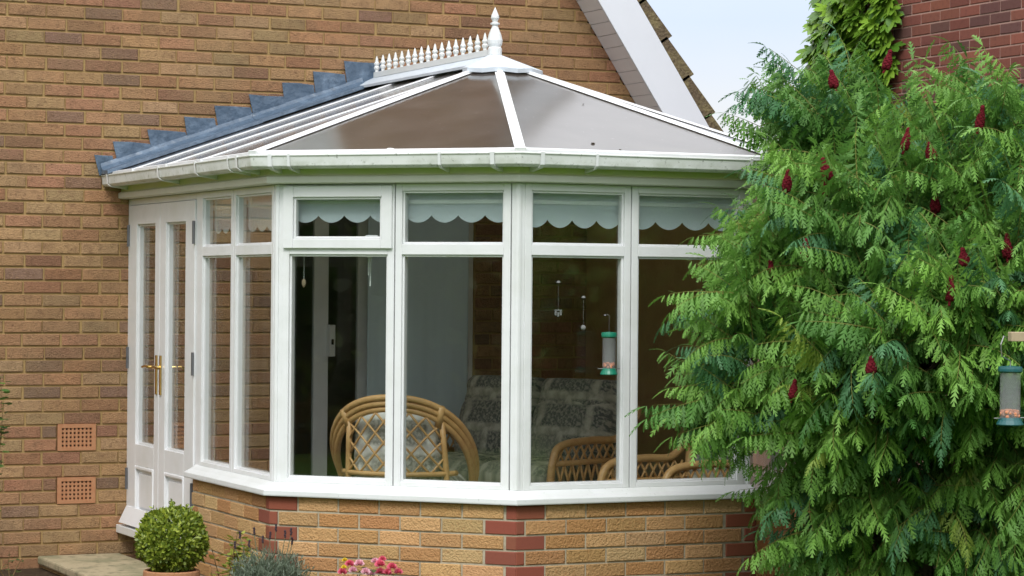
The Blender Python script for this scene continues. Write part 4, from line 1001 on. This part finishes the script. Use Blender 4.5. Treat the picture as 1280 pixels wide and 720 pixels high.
# ---- loose leafy plants
def leafy(name, label, cat, base, stems, leafn, ll, lw, c1, c2, shape=OVAL, stalk=(.20, .13, .06)):
    t = thing(name, label, cat, base); mb = MB(); Ps = []; Ds = []
    for (tipv, k) in stems:
        tipv = np.array(tipv, float); md = tipv * .5 + RNG.normal(0, .015, 3) + np.array((0, 0, .03)); pts = [(0, 0, 0), tuple(md * .6), tuple(md), tuple(tipv)]
        mb.tube([tuple(np.array(p) + RNG.normal(0, .004, 3)) for p in pts], [.005, .004, .0035, .002], 5)
        for j in range(k):
            u = RNG.uniform(.45, 1.0); Ps.append(tipv * u + (1 - u) * np.array((0, 0, .03)) + RNG.normal(0, .018, 3)); v = unit(1)[0]; v[2] = abs(v[2]) * .3 - .1; Ds.append(v)
    Ps = np.array(Ps); Ds = np.array(Ds); n = len(Ps)
    V, F, T = leaf_cloud(Ps, Ds, np.tile((0, 0, 1.0), (n, 1)) + unit(n) * .6, RNG.uniform(.7, 1.2, n) * ll, RNG.uniform(.8, 1.2, n) * lw, mixc(c1, c2, RNG.random(n)), shape)
    link('foliage', np_mesh('foliage', V, F, T), M['leafgen'], t); mb.build('stems', mat(name + '_stem', stalk, .8, .2), t); return t
yb = at(282, 720, 13.0)
leafy('spindly_shrub', 'spindly yellow green shrub growing between the box ball and the lavender', 'shrub', (yb[0], yb[1], .03),
      [((.03 * _rt[0] + .02, .03 * _rt[1], .40), 60), ((.10 * _rt[0], .10 * _rt[1], .38), 75), ((.14 * _rt[0], .14 * _rt[1] - .02, .33), 65), ((-.06 * _rt[0], -.06 * _rt[1], .36), 14), ((.08 * _rt[0], .08 * _rt[1] - .05, .30), 40), ((.05, -.06, .46), 16), ((-.08, 0, .25), 10)], 0, .040, .026, (.20, .28, .04), (.55, .54, .11))
pb = at(462, 722, 12.2)
fl = leafy('pink_flower_plant', 'low bushy plant with double pink and yellow blossoms at the foot of the wall', 'flowers', (pb[0], pb[1], .03),
      [((x * _rt[0] + y * _fw[0], x * _rt[1] + y * _fw[1], h), 34) for (x, y, h) in ((-.12, 0, .29), (-.06, .03, .32), (0, 0, .34), (.05, -.03, .33), (.11, 0, .31), (.15, .02, .26), (-.15, -.02, .24), (.02, -.07, .28), (-.07, -.08, .25), (.09, -.08, .24))], 0, .035, .022, (.035, .085, .02), (.09, .17, .035))
def blossom(px, py, r, m):
    p = at(px, py, 12.2 - random.uniform(.0, .10)) - np.array((pb[0], pb[1], .03)); n = 26; k = np.arange(n); a = k * 2.4; el = .15 + 1.35 * (k / n)
    d = np.stack([np.cos(a) * np.cos(el), np.sin(a) * np.cos(el), np.sin(el)], 1); d = d + np.array((-.25, -.55, .2)) * .6
    V, F, T = leaf_cloud(np.tile(p, (n, 1)), d, unit(n) * .4 + np.array((0, -.5, .6)), np.full(n, r), np.full(n, r * .8), np.ones((n, 3)), OVAL)
    link('blossom', np_mesh('blossom', V, F), m, fl)
for (px, py, r, m) in ((428, 716, .026, 'pinkp'), (437, 706, .026, 'pinkp'), (449, 706, .028, 'palep'), (441, 714, .024, 'palep'), (431, 701, .016, 'yellowp'), (430, 710, .016, 'yellowp'), (475, 707, .030, 'pinkp'), (469, 703, .024, 'palep'), (478, 700, .022, 'pinkp'), (490, 710, .028, 'pinkp'), (484, 717, .026, 'pinkp'), (457, 716, .026, 'palep'), (498, 716, .024, 'pinkp'), (463, 718, .026, 'palep'), (475, 716, .026, 'pinkp')):
    blossom(px, py, r, M[m])
# sprig by the wall at the edge of the picture and weeds below it
e0 = at(-22, 500, 13.4)
leafy('wall_shrub', 'green leafy shrub reaching in beside the tan house wall', 'shrub', (e0[0], e0[1], .03), [((.0, 0, 1.2), 90), ((.07, -.03, 1.16), 40), ((.115, 0, 1.08), 34), ((.09, .02, .98), 30), ((.10, 0, 1.22), 24), ((-.1, 0, 1.1), 60)], 0, .05, .028, (.04, .10, .02), (.13, .22, .04))
e0 = at(12, 712, 14.2)
leafy('small_weed', 'faint green weed growing at the base of the tan wall', 'weed', (e0[0], e0[1], .03), [((.0, 0, .20), 12), ((.07, 0, .16), 10), ((-.06, 0, .14), 10)], 0, .035, .012, (.06, .10, .03), (.13, .17, .05))
e0 = at(398, 720, 12.9)
leafy('small_sprig', 'small green sprig between the lavender and the pink flowers', 'weed', (e0[0], e0[1], .03), [((.0, 0, .33), 10), ((.04, 0, .30), 10), ((-.03, 0, .27), 8)], 0, .03, .010, (.10, .15, .05), (.2, .26, .09))

# ------------------------------------------------------------------ neighbouring house and creeper
nb = thing('neighbour_house', 'dark red brick house wall rising behind the sumac tree', 'house', (4.4, 0, 0))
mb = MB(); X = 0.0; row = 0; z = 1.6
while z < 5.2:
    y = -3.2 + (row % 2) * .1125
    while y < 1.30:
        if y + .225 < 1.30: one_brick(mb, (0, 0, 0), (0, -1, 0), (-1, 0, 0), -(y + .215), -y, z, z + .065, pick(RED_P), 0, .001)
        y += .225
    z += .075; row += 1
mb.add([(.006, 1.30, -.1), (.006, -6, -.1), (.006, -6, 5.2), (.006, 1.30, 5.2)], [(0, 1, 2, 3)], 1, (.3, .2, .15))
mb.build('wall', [M['redbrick'], M['mortar3']], nb)
mb = MB(); mb.box(.012, 5, -6, 1.30, -.1, 5.2); mb.build('side_wall', M['mortar3'], nb)
mb = MB(); mb.box(-.035, .004, -1.6, -.72, 3.02, 3.06); mb.build('drip_ledge', M['dark'], nb)
mb = MB(); mb.prism([(-.3, -6.2, 5.2), (5.3, -6.2, 5.2), (2.5, -6.2, 7.6)], (0, 7.7, 0)); mb.build('roof', M['tile'], nb)
cr = thing('creeper', 'bright green climbing creeper covering the end of the red brick wall', 'climber', (4.38, .95, 0))
def five_leaf():
    pts = [(0, 0, 0)]; fs = []
    for k, (a, l) in enumerate(((-1.25, .6), (-.62, .85), (0, 1.0), (.62, .85), (1.25, .6))):
        ca_, sa_ = math.cos(a), math.sin(a); b = len(pts)
        for (u, w) in ((.45 * l, .17 * l), (.75 * l, .15 * l), (l, 0), (.75 * l, -.15 * l), (.45 * l, -.17 * l)): pts.append((u * ca_ - w * sa_, u * sa_ + w * ca_, -.06 * u))
        fs += [(0, b, b + 4), (b, b + 1, b + 3), (b, b + 3, b + 4), (b + 1, b + 2, b + 3)]
    return np.array(pts), np.array(fs)
n = 2700; yy = RNG.uniform(.34, 1.32, n); zz = RNG.uniform(.3, 4.6, n); edge = .10 * np.sin(zz * 5) + .05 * np.sin(zz * 13)
ok = (yy > .46 + edge * .6); yy, zz = yy[ok], zz[ok]; n = len(yy); bulge = .24 * np.clip((yy - .36) / .5, 0, 1) * (.7 + .3 * np.sin(zz * 3.1 + yy * 4))
pos = np.stack([-.02 - bulge * RNG.uniform(.3, 1, n), yy - .95, zz], 1)
dd = np.stack([-.55 + RNG.normal(0, .35, n), RNG.normal(0, .45, n), -.75 + RNG.normal(0, .3, n)], 1); nn = np.stack([np.full(n, -.8), RNG.normal(0, .3, n), np.full(n, .55)], 1) + unit(n) * .3
V, F, T = leaf_cloud(pos, dd, nn, RNG.uniform(.10, .16, n), RNG.uniform(.10, .16, n), mixc((.08, .20, .018), (.28, .48, .05), RNG.random(n)), five_leaf())
link('foliage', np_mesh('foliage', V, F, T), M['leafgen'], cr)
mb = MB()
for k in range(6): mb.tube([(-.01, -.3 + k * .12, 0), (-.03, -.35 + k * .13, 1.5), (-.03, -.4 + k * .15, 3), (-.02, -.35 + k * .13, 4.5)], [.018, .014, .01, .005], 6)
mb.build('vine', M['bark'], cr)

# ------------------------------------------------------------------ garden hedges that the windows mirror
def hedge(name, label, a, b, h, w, n):
    a = np.array(a, float); b = np.array(b, float); L = np.linalg.norm(b - a); e = (b - a) / L; nn = np.array((-e[1], e[0]))
    t = thing(name, label, 'hedge', (a[0], a[1], 0), math.atan2(e[1], e[0]))
    s = RNG.uniform(0, L, n); hh = h * (1 + .10 * np.sin(s * .9) + .06 * np.sin(s * 2.3 + 1)); z = RNG.uniform(0, 1, n) ** .8 * hh
    q = RNG.choice([-1, 1], n) * w / 2 * RNG.uniform(.8, 1.15, n); topm = RNG.random(n) < .25; q = np.where(topm, RNG.uniform(-w / 2, w / 2, n), q); z = np.where(topm, hh * RNG.uniform(.95, 1.05, n), z)
    V, F, T = leaf_cloud(np.stack([s, q, z], 1), unit(n), unit(n), RNG.uniform(.14, .28, n), RNG.uniform(.08, .16, n), mixc((.03, .045, .014), (.11, .14, .035), RNG.random(n)), OVAL)
    link('foliage', np_mesh('foliage', V, F, T), M['leafgen'], t)
    mb = MB(); mb.box(0, L, -w * .38, w * .38, 0, h * .86); mb.build('inner_branches', mat(name + '_core', (.03, .035, .015), .95, .1), t)
hedge('garden_hedge', 'tall dark hedge along the left side of the garden mirrored in the bay', (-15, -18), (-13, 6), 4.3, 1.6, 16000)
hedge('boundary_hedge', 'tall dark hedge across the far end of the garden mirrored in the bay', (-6, -27), (17, -19), 4.6, 1.8, 16000)

# ------------------------------------------------------------------ light, sky, camera
SUN_EL, SUN_AZ = RAD(46), RAD(215)         # azimuth measured clockwise from +y
w = bpy.data.worlds.new('World'); S.world = w; w.use_nodes = True; nt = w.node_tree; N = nt.nodes; L_ = nt.links
bg = N['Background']; sky = N.new('ShaderNodeTexSky'); sky.sky_type = 'NISHITA'; sky.sun_disc = False; sky.sun_elevation = SUN_EL; sky.sun_rotation = SUN_AZ; sky.air_density = 1.0; sky.dust_density = 2.0; sky.ozone_density = 1.5
tc = N.new('ShaderNodeTexCoord'); nz = N.new('ShaderNodeTexNoise'); nz.inputs['Scale'].default_value = 2.2; nz.inputs['Detail'].default_value = 6; nz.inputs['Roughness'].default_value = .55
mp = N.new('ShaderNodeMapping'); mp.inputs['Scale'].default_value = (1, 1, 2.2); mp.inputs['Location'].default_value = (.3, .1, .15)
L_.new(tc.outputs['Generated'], mp.inputs['Vector']); L_.new(mp.outputs[0], nz.inputs['Vector'])
mr = N.new('ShaderNodeMapRange'); mr.inputs['From Min'].default_value = .32; mr.inputs['From Max'].default_value = .62; mr.inputs['To Min'].default_value = .72; mr.inputs['To Max'].default_value = .99; L_.new(nz.outputs['Fac'], mr.inputs['Value'])
mx = N.new('ShaderNodeMix'); mx.data_type = 'RGBA'; L_.new(mr.outputs[0], mx.inputs['Factor']); L_.new(sky.outputs[0], mx.inputs['A'])
sep = N.new('ShaderNodeSeparateXYZ'); L_.new(tc.outputs['Generated'], sep.inputs[0])       # an overcast sky is brighter overhead
ov = N.new('ShaderNodeMapRange'); ov.inputs['From Min'].default_value = 0; ov.inputs['From Max'].default_value = 1; ov.inputs['To Min'].default_value = .84; ov.inputs['To Max'].default_value = 2.8; L_.new(sep.outputs['Z'], ov.inputs['Value'])
cl = N.new('ShaderNodeVectorMath'); cl.operation = 'SCALE'; 
hz = N.new('ShaderNodeValToRGB'); L_.new(sep.outputs['Z'], hz.inputs[0]); el = hz.color_ramp.elements      # paler cloud low down, a lavender band, neutral cloud overhead
el[0].position = .066; el[0].color = (.97, .97, 1.0, 1); el[1].position = .105; el[1].color = (.73, .82, 1.0, 1); e3 = el.new(.30); e3.color = (.93, .94, .97, 1)
c8 = N.new('ShaderNodeVectorMath'); c8.operation = 'SCALE'; c8.inputs['Scale'].default_value = 7.5; L_.new(hz.outputs[0], c8.inputs[0]); L_.new(c8.outputs[0], cl.inputs[0]); L_.new(ov.outputs[0], cl.inputs['Scale']); L_.new(cl.outputs[0], mx.inputs['B']); L_.new(mx.outputs['Result'], bg.inputs['Color'])
bg.inputs['Strength'].default_value = .11
sun = bpy.data.lights.new('sun', 'SUN'); sun.energy = 1.3; sun.angle = RAD(18); sun.color = (1, .985, .95)
so = bpy.data.objects.new('sun', sun); COL.objects.link(so)
dv = Vector((math.sin(SUN_AZ) * math.cos(SUN_EL), math.cos(SUN_AZ) * math.cos(SUN_EL), math.sin(SUN_EL))); so.rotation_euler = dv.to_track_quat('Z', 'Y').to_euler()
cam = bpy.data.cameras.new('camera'); co = bpy.data.objects.new('camera', cam); COL.objects.link(co); S.camera = co
cam.sensor_width = 36; cam.lens = 36 * FPX / 1280; cam.clip_end = 2000; cam.clip_start = .1
from mathutils import Matrix
co.matrix_world = Matrix(((_rt[0], _up[0], -_fw[0], CAM[0]), (_rt[1], _up[1], -_fw[1], CAM[1]), (_rt[2], _up[2], -_fw[2], CAM[2]), (0, 0, 0, 1)))
S.view_settings.view_transform = 'Standard'; S.view_settings.look = 'None'; S.view_settings.gamma = 1; S.view_settings.exposure = .36; S.view_settings.use_curve_mapping = False
S.render.resolution_x, S.render.resolution_y = 1024, 576
S.render.engine = 'CYCLES'; S.cycles.use_denoising = True
S.cycles.max_bounces = 10; S.cycles.transparent_max_bounces = 24; S.cycles.glossy_bounces = 4; S.cycles.caustics_reflective = False; S.cycles.caustics_refractive = False
